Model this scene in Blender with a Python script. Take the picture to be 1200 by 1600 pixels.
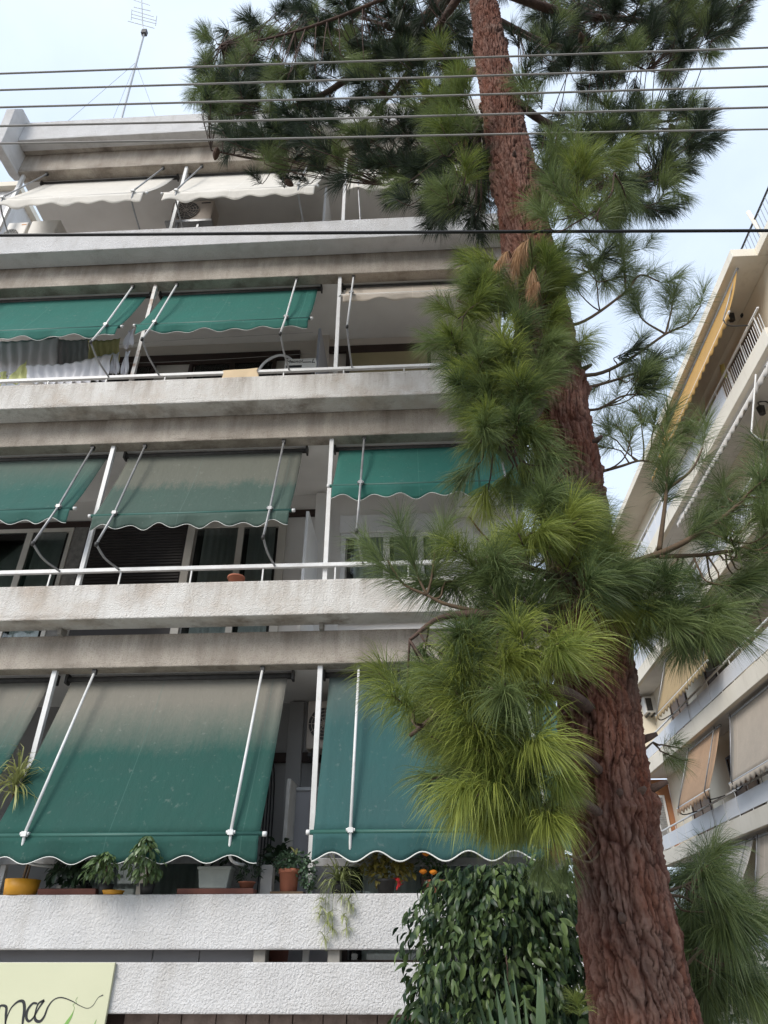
import bpy, math, random
import numpy as np
from mathutils import Vector, Matrix
R = math.radians
rng = np.random.default_rng(7); random.seed(7)
scene = bpy.context.scene
for o in list(bpy.data.objects): bpy.data.objects.remove(o)

# ------------------------------------------------------------------ camera
F, PITCH, YAW, CH = 1100.0, R(32.6), R(3.0), 1.7          # photo is 1200 x 1600 px
cd = bpy.data.cameras.new('camera'); cam = bpy.data.objects.new('camera', cd)
scene.collection.objects.link(cam)
cd.sensor_fit = 'HORIZONTAL'; cd.sensor_width = 36; cd.lens = 36 * F / 1200
cd.clip_start = 0.05; cd.clip_end = 2000
cam.location = (0, 0, CH); cam.rotation_euler = (R(90) + PITCH, 0, YAW)
scene.camera = cam
scene.render.resolution_x = 768; scene.render.resolution_y = 1024
# ------------------------------------------------------------------ sky and sun
SUN_EL, SUN_AZ = R(38), R(216)                              # azimuth clockwise from +Y
w = bpy.data.worlds.new('World'); scene.world = w; w.use_nodes = True
nt = w.node_tree; nt.nodes.clear()
def wn(t): return nt.nodes.new(t)
sky = wn('ShaderNodeTexSky'); sky.sky_type = 'NISHITA'; sky.sun_disc = False
sky.sun_elevation = SUN_EL; sky.sun_rotation = SUN_AZ; sky.air_density = 1.0; sky.dust_density = 1.6; sky.ozone_density = 1.2
tc = wn('ShaderNodeTexCoord'); mp = wn('ShaderNodeMapping'); mp.inputs['Scale'].default_value = (1, 1, 1.6)
ns = wn('ShaderNodeTexNoise'); ns.inputs['Scale'].default_value = 2.2; ns.inputs['Detail'].default_value = 7; ns.inputs['Roughness'].default_value = .55
rp = wn('ShaderNodeValToRGB'); rp.color_ramp.elements[0].position = .3; rp.color_ramp.elements[1].position = .72
rp.color_ramp.elements[0].color = (.62, .62, .62, 1); rp.color_ramp.elements[1].color = (.93, .93, .93, 1)
mx = wn('ShaderNodeMix'); mx.data_type = 'RGBA'
mx.inputs['B'].default_value = (3.9, 4.45, 5.15, 1)
bg = wn('ShaderNodeBackground'); bg.inputs['Strength'].default_value = 0.12; wo = wn('ShaderNodeOutputWorld')
nt.links.new(tc.outputs['Generated'], mp.inputs['Vector']); nt.links.new(mp.outputs['Vector'], ns.inputs['Vector'])
nt.links.new(ns.outputs['Fac'], rp.inputs['Fac']); nt.links.new(rp.outputs['Color'], mx.inputs['Factor'])
nt.links.new(sky.outputs['Color'], mx.inputs['A']); nt.links.new(mx.outputs['Result'], bg.inputs['Color'])
nt.links.new(bg.outputs['Background'], wo.inputs['Surface'])
sl = bpy.data.lights.new('sun', 'SUN'); sl.energy = 1.3; sl.angle = R(25); sl.color = (1, .95, .88)
so = bpy.data.objects.new('sun', sl); scene.collection.objects.link(so)
sd = Vector((math.sin(SUN_AZ) * math.cos(SUN_EL), math.cos(SUN_AZ) * math.cos(SUN_EL), math.sin(SUN_EL)))
so.rotation_euler = sd.to_track_quat('Z', 'Y').to_euler(); so.location = (-6, -10, 20)
vs = scene.view_settings; vs.view_transform = 'Standard'; vs.look = 'None'; vs.gamma = 1; vs.use_curve_mapping = False
vs.exposure = 1.13
scene.cycles.max_bounces = 8; scene.cycles.diffuse_bounces = 7; scene.cycles.transparent_max_bounces = 8

# ------------------------------------------------------------------ photo pixel -> point
def ray(px, py):
    u = (px - 600) / F; v = (800 - py) / F
    dy = math.cos(PITCH) - v * math.sin(PITCH); dz = math.sin(PITCH) + v * math.cos(PITCH)
    c, s = math.cos(YAW), math.sin(YAW)
    return np.array([c * u - s * dy, s * u + c * dy, dz])
def at(px, py, Y):
    d = ray(px, py); return np.array([0, 0, CH]) + d * (Y / d[1])
def atx(px, py, X):
    d = ray(px, py); return np.array([0, 0, CH]) + d * (X / d[0])

# ------------------------------------------------------------------ materials
def nodes(name):
    m = bpy.data.materials.new(name); m.use_nodes = True
    return m, m.node_tree, m.node_tree.nodes['Principled BSDF']
def N(t, kind, **kw):
    n = t.nodes.new(kind)
    for k, v in kw.items():
        if k in n.inputs: n.inputs[k].default_value = v
        else: setattr(n, k, v)
    return n
def c4(c): return (c[0], c[1], c[2], 1)
def noise(t, vec, scale, detail=4, rough=.55, stretch=None):
    if stretch:
        mp = N(t, 'ShaderNodeMapping'); mp.inputs['Scale'].default_value = stretch
        t.links.new(vec, mp.inputs['Vector']); vec = mp.outputs['Vector']
    n = N(t, 'ShaderNodeTexNoise', Scale=scale, Detail=detail, Roughness=rough)
    t.links.new(vec, n.inputs['Vector']); return n.outputs['Fac']
def ramp(t, fac, a, b, ca=(0, 0, 0), cb=(1, 1, 1)):
    r = N(t, 'ShaderNodeValToRGB'); r.color_ramp.elements[0].position = a; r.color_ramp.elements[1].position = b
    r.color_ramp.elements[0].color = c4(ca); r.color_ramp.elements[1].color = c4(cb)
    t.links.new(fac, r.inputs['Fac']); return r.outputs['Color']
def mixc(t, fac, a, b, blend='MIX'):
    m = N(t, 'ShaderNodeMix', data_type='RGBA', blend_type=blend)
    for s, v in (('Factor', fac), ('A', a), ('B', b)):
        if isinstance(v, (int, float)): m.inputs[s].default_value = v
        elif isinstance(v, tuple): m.inputs[s].default_value = c4(v)
        else: t.links.new(v, m.inputs[s])
    return m.outputs['Result']
def bump(t, bs, height, strength, dist):
    b = N(t, 'ShaderNodeBump', Strength=strength, Distance=dist)
    t.links.new(height, b.inputs['Height']); t.links.new(b.outputs['Normal'], bs.inputs['Normal'])
def pm(name, col, col2=None, nscale=6, rough=.7, bmp=None, streak=None, blotch=None, metal=0, spec=.4, grime=None, lo=.35, hi=.7, drip=None):
    """procedural surface: two-tone noise, vertical streaks, blotches of stain, fine relief"""
    m, t, b = nodes(name)
    tcn = N(t, 'ShaderNodeTexCoord'); v = tcn.outputs['Object']
    c = mixc(t, ramp(t, noise(t, v, nscale, 5), lo, hi), tuple(col), tuple(col2 or [x * .85 for x in col]))
    if streak:
        c = mixc(t, ramp(t, noise(t, v, 1, 6, .68, (4.2, 4.2, .8)), streak[1], streak[2], (0, 0, 0), (streak[3],) * 3), c, tuple(streak[0]))
    if blotch:
        c = mixc(t, ramp(t, noise(t, v, blotch[4] if len(blotch) > 4 else 1.3, 6, .65), blotch[1], blotch[2], (0, 0, 0), (blotch[3],) * 3), c, tuple(blotch[0]))
    if drip:                                               # run-off stains below the top edge and along the bottom
        sp = N(t, 'ShaderNodeSeparateXYZ'); t.links.new(tcn.outputs['Generated'], sp.inputs[0])
        dn = ramp(t, noise(t, v, 1, 7, .72, (3.1, 3.1, .25)), .42, .68)
        dz = ramp(t, sp.outputs['Z'], drip[1], 1.0, (.0,) * 3, (1,) * 3)
        d1 = mixc(t, 1.0, dn, dz, 'MULTIPLY'); bw = N(t, 'ShaderNodeMath', operation='MULTIPLY'); t.links.new(d1, bw.inputs[0]); bw.inputs[1].default_value = drip[2]
        c = mixc(t, bw.outputs[0], c, tuple(drip[0]))
        bt = ramp(t, noise(t, v, 1, 6, .7, (1.7, 1.7, 9)), .5, .7); bz = ramp(t, sp.outputs['Z'], 0.0, .22, (1,) * 3, (0,) * 3)
        d2 = mixc(t, 1.0, bt, bz, 'MULTIPLY'); bw2 = N(t, 'ShaderNodeMath', operation='MULTIPLY'); t.links.new(d2, bw2.inputs[0]); bw2.inputs[1].default_value = drip[2]
        c = mixc(t, bw2.outputs[0], c, tuple(x * .8 for x in drip[0]))
    if grime:                                              # fine speckle
        c = mixc(t, ramp(t, noise(t, v, grime[1], 3, .6), .5, .72, (0, 0, 0), (grime[2],) * 3), c, tuple(grime[0]))
    t.links.new(c, b.inputs['Base Color'])
    b.inputs['Roughness'].default_value = rough; b.inputs['Metallic'].default_value = metal
    b.inputs['Specular IOR Level'].default_value = spec
    if bmp: bump(t, b, noise(t, v, bmp[0], 3, .6), bmp[1], bmp[2])
    return m
M = {}
M['stucco_white'] = pm('stucco_white', (.68, .67, .665), (.60, .59, .585), 3, .92, (58, 1.0, .020), streak=((.40, .36, .31), .54, .76, .3), blotch=((.50, .47, .43), .55, .78, .4, .9), spec=.2, drip=((.36, .33, .29), .2, .4))
M['stucco_mid'] = pm('stucco_mid', (.77, .745, .705), (.66, .63, .585), 2.2, .92, (62, 1.0, .022), streak=((.36, .29, .22), .5, .8, .55), blotch=((.50, .36, .25), .5, .74, .55, 1.1), spec=.2, drip=((.25, .19, .14), .1, .75))
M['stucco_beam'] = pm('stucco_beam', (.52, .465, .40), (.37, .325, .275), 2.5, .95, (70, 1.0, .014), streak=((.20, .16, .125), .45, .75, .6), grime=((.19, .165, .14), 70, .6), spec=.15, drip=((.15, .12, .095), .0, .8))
M['concrete'] = pm('concrete', (.34, .32, .29), (.25, .235, .21), 3, .95, (40, .4, .006), blotch=((.12, .11, .095), .5, .75, .6, 1.1), spec=.15)
M['soffit'] = pm('soffit', (.76, .74, .71), (.67, .65, .62), 1.5, .9, (60, .3, .004))
M['wall'] = pm('wall', (.70, .64, .58), (.62, .565, .51), 1.1, .9, (90, .35, .004), blotch=((.33, .29, .25), .55, .8, .35))
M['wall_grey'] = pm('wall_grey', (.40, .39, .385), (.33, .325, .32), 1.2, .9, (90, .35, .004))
M['wall_white'] = pm('wall_white', (.78, .75, .72), (.71, .68, .65), 1.2, .9, (90, .35, .004))
M['white_metal'] = pm('white_metal', (.74, .74, .73), (.66, .65, .63), 9, .45, None, blotch=((.36, .25, .17), .62, .78, .4, 6))
M['worn_metal'] = pm('worn_metal', (.66, .64, .61), (.55, .52, .48), 7, .55, (40, .3, .002), blotch=((.28, .15, .08), .5, .66, .8, 7))
M['grey_metal'] = pm('grey_metal', (.36, .36, .36), (.26, .26, .26), 8, .42, None, metal=.35, blotch=((.16, .13, .11), .56, .75, .6, 9))
M['dark_metal'] = pm('dark_metal', (.05, .048, .046), (.03, .028, .026), 12, .55)
M['cream_pvc'] = pm('cream_pvc', (.64, .60, .54), (.58, .54, .48), 4, .4)
M['white_pvc'] = pm('white_pvc', (.74, .73, .72), (.68, .67, .66), 4, .4)
M['dark_wood'] = pm('dark_wood', (.045, .025, .02), (.03, .018, .014), 8, .6)
M['shutter_dark'] = pm('shutter_dark', (.040, .033, .031), (.03, .025, .024), 6, .5)
M['stone_clad'] = pm('stone_clad', (.27, .255, .235), (.17, .16, .15), 14, .9, (40, .7, .01))
M['curtain'] = pm('curtain', (.82, .80, .76), (.76, .74, .70), 3, .9)
M['grey_panel'] = pm('grey_panel', (.33, .32, .335), (.29, .285, .30), 2, .5)
M['blue_plastic'] = pm('blue_plastic', (.022, .055, .10), (.018, .045, .085), 6, .5)
M['carton'] = pm('carton', (.70, .69, .66), (.62, .61, .58), 6, .8)
M['ink'] = pm('ink', (.022, .024, .028), (.02, .02, .022), 9, .6)
M['sign_cream'] = pm('sign_cream', (.60, .60, .42), (.56, .565, .39), 1.5, .35)
M['sign_green'] = pm('sign_green', (.22, .42, .10), (.18, .36, .09), 5, .4)
M['tile'] = pm('tile', (.27, .20, .17), (.16, .115, .095), 11, .55, (26, .7, .01), blotch=((.36, .29, .25), .5, .72, .5, 6))
M['cable_grey'] = pm('cable_grey', (.34, .325, .305), (.26, .25, .235), 3, .7)
M['cable_black'] = pm('cable_black', (.012, .012, .013), (.010, .010, .010), 3, .45)
M['alu'] = pm('alu', (.42, .43, .44), (.34, .35, .36), 6, .4, metal=.6)
M['terracotta'] = pm('terracotta', (.36, .13, .075), (.28, .10, .06), 9, .85, (50, .3, .003))
M['yellow_pot'] = pm('yellow_pot', (.62, .30, .025), (.54, .25, .02), 5, .45)
M['grey_pot'] = pm('grey_pot', (.34, .36, .33), (.27, .29, .265), 8, .8, (50, .3, .003))
M['pale_pot'] = pm('pale_pot', (.55, .53, .50), (.46, .44, .41), 8, .7)
M['brown_pot'] = pm('brown_pot', (.19, .075, .055), (.15, .06, .045), 8, .7)
M['soil'] = pm('soil', (.05, .035, .025), (.03, .02, .015), 30, .95, (60, .8, .01))
M['ac_white'] = pm('ac_white', (.68, .66, .62), (.60, .58, .54), 3, .5)
M['ac_beige'] = pm('ac_beige', (.50, .43, .37), (.44, .38, .33), 3, .5)
M['ac_dark'] = pm('ac_dark', (.06, .055, .05), (.04, .038, .035), 9, .6)
M['orange_ink'] = pm('orange_ink', (.62, .28, .10), None, 9, .6)
M['cream_wall'] = pm('cream_wall', (.76, .69, .56), (.70, .63, .50), .9, .9, (70, .3, .004), blotch=((.48, .42, .33), .55, .8, .4, .7))
M['cream_band'] = pm('cream_band', (.78, .725, .62), (.71, .655, .55), 1.2, .9, (70, .3, .004), streak=((.42, .36, .28), .55, .8, .4))
M['orange_wall'] = pm('orange_wall', (.42, .20, .10), (.36, .17, .085), 1.4, .9, (70, .3, .004))
M['balcony_panel'] = pm('balcony_panel', (.66, .67, .69), (.60, .61, .63), 1.4, .45, None, streak=((.42, .41, .40), .6, .8, .3))
M['dark_void'] = pm('dark_void', (.05, .047, .045), (.035, .033, .03), 2, .9)
M['brown_room'] = pm('brown_room', (.17, .12, .085), (.12, .085, .06), 2, .6)
M['blind_ochre'] = pm('blind_ochre', (.36, .31, .18), (.31, .27, .155), 3, .8)
M['pavement'] = pm('pavement', (.44, .42, .39), (.35, .34, .32), 3, .9, (30, .4, .006))
M['asphalt'] = pm('asphalt', (.085, .085, .086), (.06, .06, .061), 4, .9, (80, .6, .008))
M['earth'] = pm('earth', (.12, .085, .055), (.07, .05, .035), 6, .95, (20, .8, .03))
M['cloth_white'] = pm('cloth_white', (.76, .75, .77), (.70, .69, .72), 3, .9)
M['cloth_lilac'] = pm('cloth_lilac', (.78, .75, .77), (.71, .68, .70), 3, .9)
M['cloth_grey'] = pm('cloth_grey', (.42, .405, .41), (.35, .34, .345), 3, .9)
M['cloth_yellow'] = pm('cloth_yellow', (.62, .55, .26), (.55, .48, .22), 3, .9)
M['cloth_lime'] = pm('cloth_lime', (.66, .66, .30), (.60, .60, .26), 3, .9)
M['cloth_peach'] = pm('cloth_peach', (.70, .55, .36), (.62, .48, .32), 3, .9)
M['twig'] = pm('twig', (.13, .085, .05), (.085, .06, .04), 20, .9, (60, .6, .004))
M['limb'] = pm('limb', (.105, .065, .05), (.06, .04, .032), 14, .95, (30, .9, .012))
M['cone'] = pm('cone', (.10, .055, .035), (.06, .035, .025), 30, .8)
M['stem_green'] = pm('stem_green', (.10, .12, .04), (.12, .09, .05), 20, .8)
M['petal_orange'] = pm('petal_orange', (.75, .25, .015), (.65, .19, .01), 20, .7)
M['petal_red'] = pm('petal_red', (.42, .02, .02), (.34, .015, .015), 20, .7)
# glass
gm, gt, gb = nodes('window_glass'); gt.nodes.remove(gb)
tb = N(gt, 'ShaderNodeBsdfTransparent', Color=(.80, .84, .84, 1)); gl = N(gt, 'ShaderNodeBsdfGlossy', Roughness=.03); fr = N(gt, 'ShaderNodeFresnel', IOR=1.5); gx = N(gt, 'ShaderNodeMixShader')
gt.links.new(fr.outputs[0], gx.inputs[0]); gt.links.new(tb.outputs[0], gx.inputs[1]); gt.links.new(gl.outputs[0], gx.inputs[2]); gt.links.new(gx.outputs[0], gt.nodes['Material Output'].inputs['Surface'])
M['glass'] = gm

def canvas_mat(name, col, faded=None, edge=0.0, var=.07, soft=.1):
    """awning cloth; u along the bar, v down the cloth. Bleached grey above v = edge with a ragged border."""
    m, t, b = nodes(name)
    uv = N(t, 'ShaderNodeUVMap'); v = uv.outputs['UV']; tcn = N(t, 'ShaderNodeTexCoord'); ov = tcn.outputs['Object']
    c = mixc(t, ramp(t, noise(t, ov, 2.2, 6, .6), .3, .75), tuple(col), tuple(x * (1 - var * 2.5) + .012 for x in col))
    sep = N(t, 'ShaderNodeSeparateXYZ'); t.links.new(v, sep.inputs[0])
    if faded:
        n1 = noise(t, ov, 34, 6, .8, (1, 1, .4)); n2 = noise(t, ov, 1.3, 4, .6); n3 = noise(t, ov, 1, 4, .6, (9, 1, .6))
        acc = sep.outputs['Y']
        for nn, kk in ((n1, .9), (n2, .9), (n3, .7)):
            a = N(t, 'ShaderNodeMath', operation='MULTIPLY_ADD'); t.links.new(nn, a.inputs[0]); a.inputs[1].default_value = soft * kk; t.links.new(acc, a.inputs[2]); acc = a.outputs[0]
        f = ramp(t, acc, edge + soft * .2, edge + soft * 2.4, (1, 1, 1), (0, 0, 0))
        c = mixc(t, f, c, tuple(faded))
    # stitched cloth widths: a pale seam every so often
    sn = N(t, 'ShaderNodeMath', operation='FRACT'); ml = N(t, 'ShaderNodeMath', operation='MULTIPLY'); ml.inputs[1].default_value = 2.0
    ad = N(t, 'ShaderNodeMath', operation='ADD'); ad.inputs[1].default_value = .13
    t.links.new(sep.outputs['X'], ml.inputs[0]); t.links.new(ml.outputs[0], ad.inputs[0]); t.links.new(ad.outputs[0], sn.inputs[0])
    lt = N(t, 'ShaderNodeMath', operation='LESS_THAN'); lt.inputs[1].default_value = .007; t.links.new(sn.outputs[0], lt.inputs[0])
    sf = N(t, 'ShaderNodeMath', operation='MULTIPLY'); sf.inputs[1].default_value = .28; t.links.new(lt.outputs[0], sf.inputs[0])
    c = mixc(t, sf.outputs[0], c, tuple(min(1, x * 1.5 + .06) for x in col))
    c = mixc(t, ramp(t, noise(t, ov, 17, 3, .6), .62, .78, (0, 0, 0), (.12,) * 3), c, (.55, .55, .5))
    t.links.new(c, b.inputs['Base Color']); b.inputs['Roughness'].default_value = .85; b.inputs['Specular IOR Level'].default_value = .2
    bump(t, b, noise(t, ov, 1, 5, .65, (3, 2, 1.2)), .5, .05)
    tr = N(t, 'ShaderNodeBsdfTranslucent'); t.links.new(c, tr.inputs['Color'])
    ms = N(t, 'ShaderNodeMixShader'); ms.inputs[0].default_value = .13
    t.links.new(b.outputs[0], ms.inputs[1]); t.links.new(tr.outputs[0], ms.inputs[2])
    t.links.new(ms.outputs[0], t.nodes['Material Output'].inputs['Surface'])
    return m
GREEN = (.034, .152, .122); DGREEN = (.026, .092, .075); GREY = (.225, .212, .178)
M['canvas_green'] = canvas_mat('canvas_green', GREEN)
M['canvas_dull'] = canvas_mat('canvas_dull', (.042, .125, .105), (.13, .155, .13), .3, soft=.3)
M['canvas_part'] = canvas_mat('canvas_part', (.075, .118, .098), (.150, .155, .128), .80, soft=.34)
M['canvas_half'] = canvas_mat('canvas_half', DGREEN, GREY, .34, soft=.16)
M['canvas_low'] = canvas_mat('canvas_low', (.042, .115, .112), (.14, .16, .145), .12, soft=.2)
M['canvas_cream'] = canvas_mat('canvas_cream', (.74, .70, .63))
M['canvas_beige'] = canvas_mat('canvas_beige', (.60, .52, .43))
M['canvas_tan'] = canvas_mat('canvas_tan', (.56, .48, .39), (.42, .36, .29), .05, soft=.1)
M['canvas_pale'] = canvas_mat('canvas_pale', (.66, .61, .55))
M['canvas_orange'] = canvas_mat('canvas_orange', (.53, .345, .215), (.47, .32, .21), .05, soft=.1)
M['canvas_mustard'] = canvas_mat('canvas_mustard', (.52, .31, .10))
M['canvas_ochre'] = canvas_mat('canvas_ochre', (.44, .32, .17))
M['trim'] = pm('trim', (.78, .78, .74), None, 5, .8)
M['green_bar'] = pm('green_bar', (.028, .105, .085), (.024, .09, .072), 5, .5)

def leaf_mat(name, c1, c2, rough=.4, transl=.25, spec=.5):
    m, t, b = nodes(name)
    at_ = N(t, 'ShaderNodeAttribute', attribute_name='tint'); oi = N(t, 'ShaderNodeObjectInfo')
    a = N(t, 'ShaderNodeMath', operation='MULTIPLY_ADD'); t.links.new(oi.outputs['Random'], a.inputs[0]); a.inputs[1].default_value = .5; sb_ = N(t, 'ShaderNodeMath', operation='SUBTRACT'); sb_.inputs[1].default_value = .08; t.links.new(at_.outputs['Fac'], sb_.inputs[0]); t.links.new(sb_.outputs[0], a.inputs[2])
    c = ramp(t, a.outputs[0], .1, 1.15, c1, c2)
    t.links.new(c, b.inputs['Base Color']); b.inputs['Roughness'].default_value = rough; b.inputs['Specular IOR Level'].default_value = spec
    tr = N(t, 'ShaderNodeBsdfTranslucent'); t.links.new(c, tr.inputs['Color'])
    ms = N(t, 'ShaderNodeMixShader'); ms.inputs[0].default_value = transl
    t.links.new(b.outputs[0], ms.inputs[1]); t.links.new(tr.outputs[0], ms.inputs[2])
    t.links.new(ms.outputs[0], t.nodes['Material Output'].inputs['Surface'])
    return m
M['needle_young_lit'] = leaf_mat('needle_young_lit', (.092, .138, .030), (.37, .41, .090), .45, .38)  # new growth, with the lower sprays' open-sky brightness put into the colour
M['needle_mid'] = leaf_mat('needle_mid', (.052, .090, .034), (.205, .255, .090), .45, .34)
M['needle_old_shaded'] = leaf_mat('needle_old_shaded', (.019, .034, .020), (.066, .092, .046), .5, .25)  # mature needles, with the crown's backlit shade put into the colour
M['needle_dead'] = leaf_mat('needle_dead', (.30, .16, .07), (.55, .34, .17), .6, .25)
M['leaf_ficus'] = leaf_mat('leaf_ficus', (.020, .044, .021), (.125, .18, .055), .42, .2, .38)
M['leaf_hedge'] = leaf_mat('leaf_hedge', (.022, .050, .020), (.075, .13, .045), .4, .2)
M['leaf_yucca'] = leaf_mat('leaf_yucca', (.045, .085, .045), (.11, .17, .085), .35, .12)
M['leaf_spider'] = leaf_mat('leaf_spider', (.13, .17, .05), (.42, .45, .20), .4, .3)
M['leaf_dracaena'] = leaf_mat('leaf_dracaena', (.16, .20, .05), (.46, .46, .19), .4, .3)
M['leaf_dark'] = leaf_mat('leaf_dark', (.016, .034, .018), (.055, .095, .045), .4, .15)
M['leaf_benjamina'] = leaf_mat('leaf_benjamina', (.045, .085, .03), (.13, .19, .07), .35, .2)
M['leaf_croton'] = leaf_mat('leaf_croton', (.05, .075, .02), (.30, .24, .05), .4, .2)
M['leaf_succulent'] = leaf_mat('leaf_succulent', (.045, .085, .05), (.12, .19, .11), .4, .15)

# bark
bm_, t, b = nodes('bark')
tcn = N(t, 'ShaderNodeTexCoord'); ov = tcn.outputs['Object']; pa = N(t, 'ShaderNodeAttribute', attribute_name='plate'); ck = N(t, 'ShaderNodeAttribute', attribute_name='crack')
c = ramp(t, pa.outputs['Fac'], .18, .82, (.082, .034, .025), (.225, .130, .102))
c = mixc(t, ramp(t, noise(t, ov, 9, 6, .65, (1, 1, .25)), .42, .72, (0, 0, 0), (.7,) * 3), c, (.17, .052, .026))
c = mixc(t, ramp(t, noise(t, ov, 60, 4, .7, (1, 1, .4)), .48, .75, (0, 0, 0), (.5,) * 3), c, (.245, .150, .108))
c = mixc(t, ramp(t, noise(t, ov, 3, 4, .6), .52, .72, (0, 0, 0), (.6,) * 3), c, (.17, .14, .12))
c = mixc(t, ramp(t, ck.outputs['Fac'], 0, 1, (0, 0, 0), (.8,) * 3), c, (.075, .028, .02))
t.links.new(c, b.inputs['Base Color']); b.inputs['Roughness'].default_value = .95; b.inputs['Specular IOR Level'].default_value = .15
bump(t, b, noise(t, ov, 70, 5, .7, (1, 1, .45)), 1.0, .012)
M['bark'] = bm_

# ------------------------------------------------------------------ builders
COL = scene.collection
LOC = {}
def thing(name, label, cat, loc, group=None):
    o = bpy.data.objects.new(name, None); COL.objects.link(o); o.location = Vector([float(x) for x in loc]); o.empty_display_size = .1
    o['label'] = label; o['category'] = cat
    if group: o['group'] = group
    LOC[o] = np.array(loc, float); return o
def tag(o, label, cat, group=None):
    o['label'] = label; o['category'] = cat
    if group: o['group'] = group
    return o
def npmesh(name, V, quads=None, tris=None, tint=None, smooth=False, attrs=None):
    me = bpy.data.meshes.new(name); V = np.asarray(V, np.float32)
    nq = 0 if quads is None else len(quads); ntr = 0 if tris is None else len(tris)
    me.vertices.add(len(V)); me.vertices.foreach_set('co', V.ravel())
    idx = []
    if nq: idx.append(np.asarray(quads, np.int32).ravel())
    if ntr: idx.append(np.asarray(tris, np.int32).ravel())
    idx = np.concatenate(idx); me.loops.add(len(idx)); me.loops.foreach_set('vertex_index', idx)
    me.polygons.add(nq + ntr)
    st = np.concatenate([np.arange(nq) * 4, nq * 4 + np.arange(ntr) * 3]).astype(np.int32)
    me.polygons.foreach_set('loop_start', st)
    if smooth: me.polygons.foreach_set('use_smooth', np.ones(nq + ntr, bool))
    me.update(calc_edges=True)
    for k, a in (attrs or {}).items():
        me.attributes.new(k, 'FLOAT', 'POINT').data.foreach_set('value', np.asarray(a, np.float32))
    if tint is not None: me.attributes.new('tint', 'FLOAT', 'POINT').data.foreach_set('value', np.asarray(tint, np.float32))
    return me
def linkobj(name, me, mat, parent=None, loc=None):
    o = bpy.data.objects.new(name, me); COL.objects.link(o)
    if mat is not None and not me.materials: me.materials.append(M[mat] if isinstance(mat, str) else mat)
    if parent: o.parent = parent
    if loc is not None: o.location = Vector([float(x) for x in loc])
    LOC[o] = (LOC[parent] if parent else 0) + (np.array(loc, float) if loc is not None else np.zeros(3))
    return o
class MB:
    def __init__(s): s.v = []; s.f = []; s.uv = None
    def add(s, vs, fs):
        n = len(s.v); s.v += [tuple(map(float, p)) for p in vs]; s.f += [tuple(i + n for i in f) for f in fs]; return s
    def box(s, x0, x1, y0, y1, z0, z1):
        x0, x1 = min(x0, x1), max(x0, x1); y0, y1 = min(y0, y1), max(y0, y1); z0, z1 = min(z0, z1), max(z0, z1)
        return s.add([(x0, y0, z0), (x1, y0, z0), (x1, y1, z0), (x0, y1, z0), (x0, y0, z1), (x1, y0, z1), (x1, y1, z1), (x0, y1, z1)],
                     [(0, 3, 2, 1), (4, 5, 6, 7), (0, 1, 5, 4), (1, 2, 6, 5), (2, 3, 7, 6), (3, 0, 4, 7)])
    def prism(s, poly, axis, a, b):
        """poly: 2-D outline extruded along axis from a to b"""
        def P(p, h): return {'x': (h, p[0], p[1]), 'y': (p[0], h, p[1]), 'z': (p[0], p[1], h)}[axis]
        n = len(poly)
        return s.add([P(p, a) for p in poly] + [P(p, b) for p in poly],
                     [tuple(range(n))[::-1], tuple(range(n, 2 * n))] + [(i, (i + 1) % n, n + (i + 1) % n, n + i) for i in range(n)])
    def tube(s, pts, r, n=8, cap=True):
        pts = np.array(pts, float); k = len(pts); rr = np.full(k, r) if np.isscalar(r) else np.array(r, float)
        T = np.gradient(pts, axis=0); T /= np.linalg.norm(T, axis=1)[:, None] + 1e-9
        ref = np.array([0, 0, 1.]) if abs(T[0][2]) < .9 else np.array([1., 0, 0])
        vs = []
        for i in range(k):
            a = np.cross(T[i], ref); a /= np.linalg.norm(a) + 1e-9; bq = np.cross(a, T[i]); ref = bq
            for j in range(n):
                th = 2 * math.pi * j / n; vs.append(pts[i] + rr[i] * (math.cos(th) * a + math.sin(th) * bq))
        fs = [(i * n + j, i * n + (j + 1) % n, (i + 1) * n + (j + 1) % n, (i + 1) * n + j) for i in range(k - 1) for j in range(n)]
        if cap: fs += [tuple(range(n))[::-1], tuple(range((k - 1) * n, k * n))]
        return s.add(vs, fs)
    def lathe(s, c, prof, n=20, sx=1, sy=1):
        vs = [(c[0] + r * sx * math.cos(2 * math.pi * j / n), c[1] + r * sy * math.sin(2 * math.pi * j / n), c[2] + z) for r, z in prof for j in range(n)]
        k = len(prof)
        fs = [(i * n + j, i * n + (j + 1) % n, (i + 1) * n + (j + 1) % n, (i + 1) * n + j) for i in range(k - 1) for j in range(n)]
        fs += [tuple(range(n))[::-1], tuple(range((k - 1) * n, k * n))]
        return s.add(vs, fs)
    def grid(s, P, uv=None):
        r, c = len(P), len(P[0])
        if uv is not None: s.uv = (r, c, uv)
        return s.add([p for row in P for p in row], [(i * c + j, i * c + j + 1, (i + 1) * c + j + 1, (i + 1) * c + j) for i in range(r - 1) for j in range(c - 1)])
    def build(s, name, mat, parent=None, smooth=False, bevel=0, solid=0):
        off = LOC[parent] if parent else np.zeros(3)
        me = bpy.data.meshes.new(name); V = np.array(s.v) - off
        me.from_pydata(V.tolist(), [], s.f)
        if smooth: me.polygons.foreach_set('use_smooth', np.ones(len(me.polygons), bool))
        if s.uv:
            r, c, uv = s.uv; lay = me.uv_layers.new(name='UVMap'); flat = [u for row in uv for u in row]
            for l in me.loops: lay.data[l.index].uv = flat[l.vertex_index] if l.vertex_index < len(flat) else (0, 0)
        o = linkobj(name, me, mat, parent)
        if bevel:
            md = o.modifiers.new('bevel', 'BEVEL'); md.width = bevel; md.segments = 2; md.limit_method = 'ANGLE'
        if solid:
            md = o.modifiers.new('solid', 'SOLIDIFY'); md.thickness = solid; md.offset = 0
        return o
def struct(o): o['kind'] = 'structure'; return o
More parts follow.
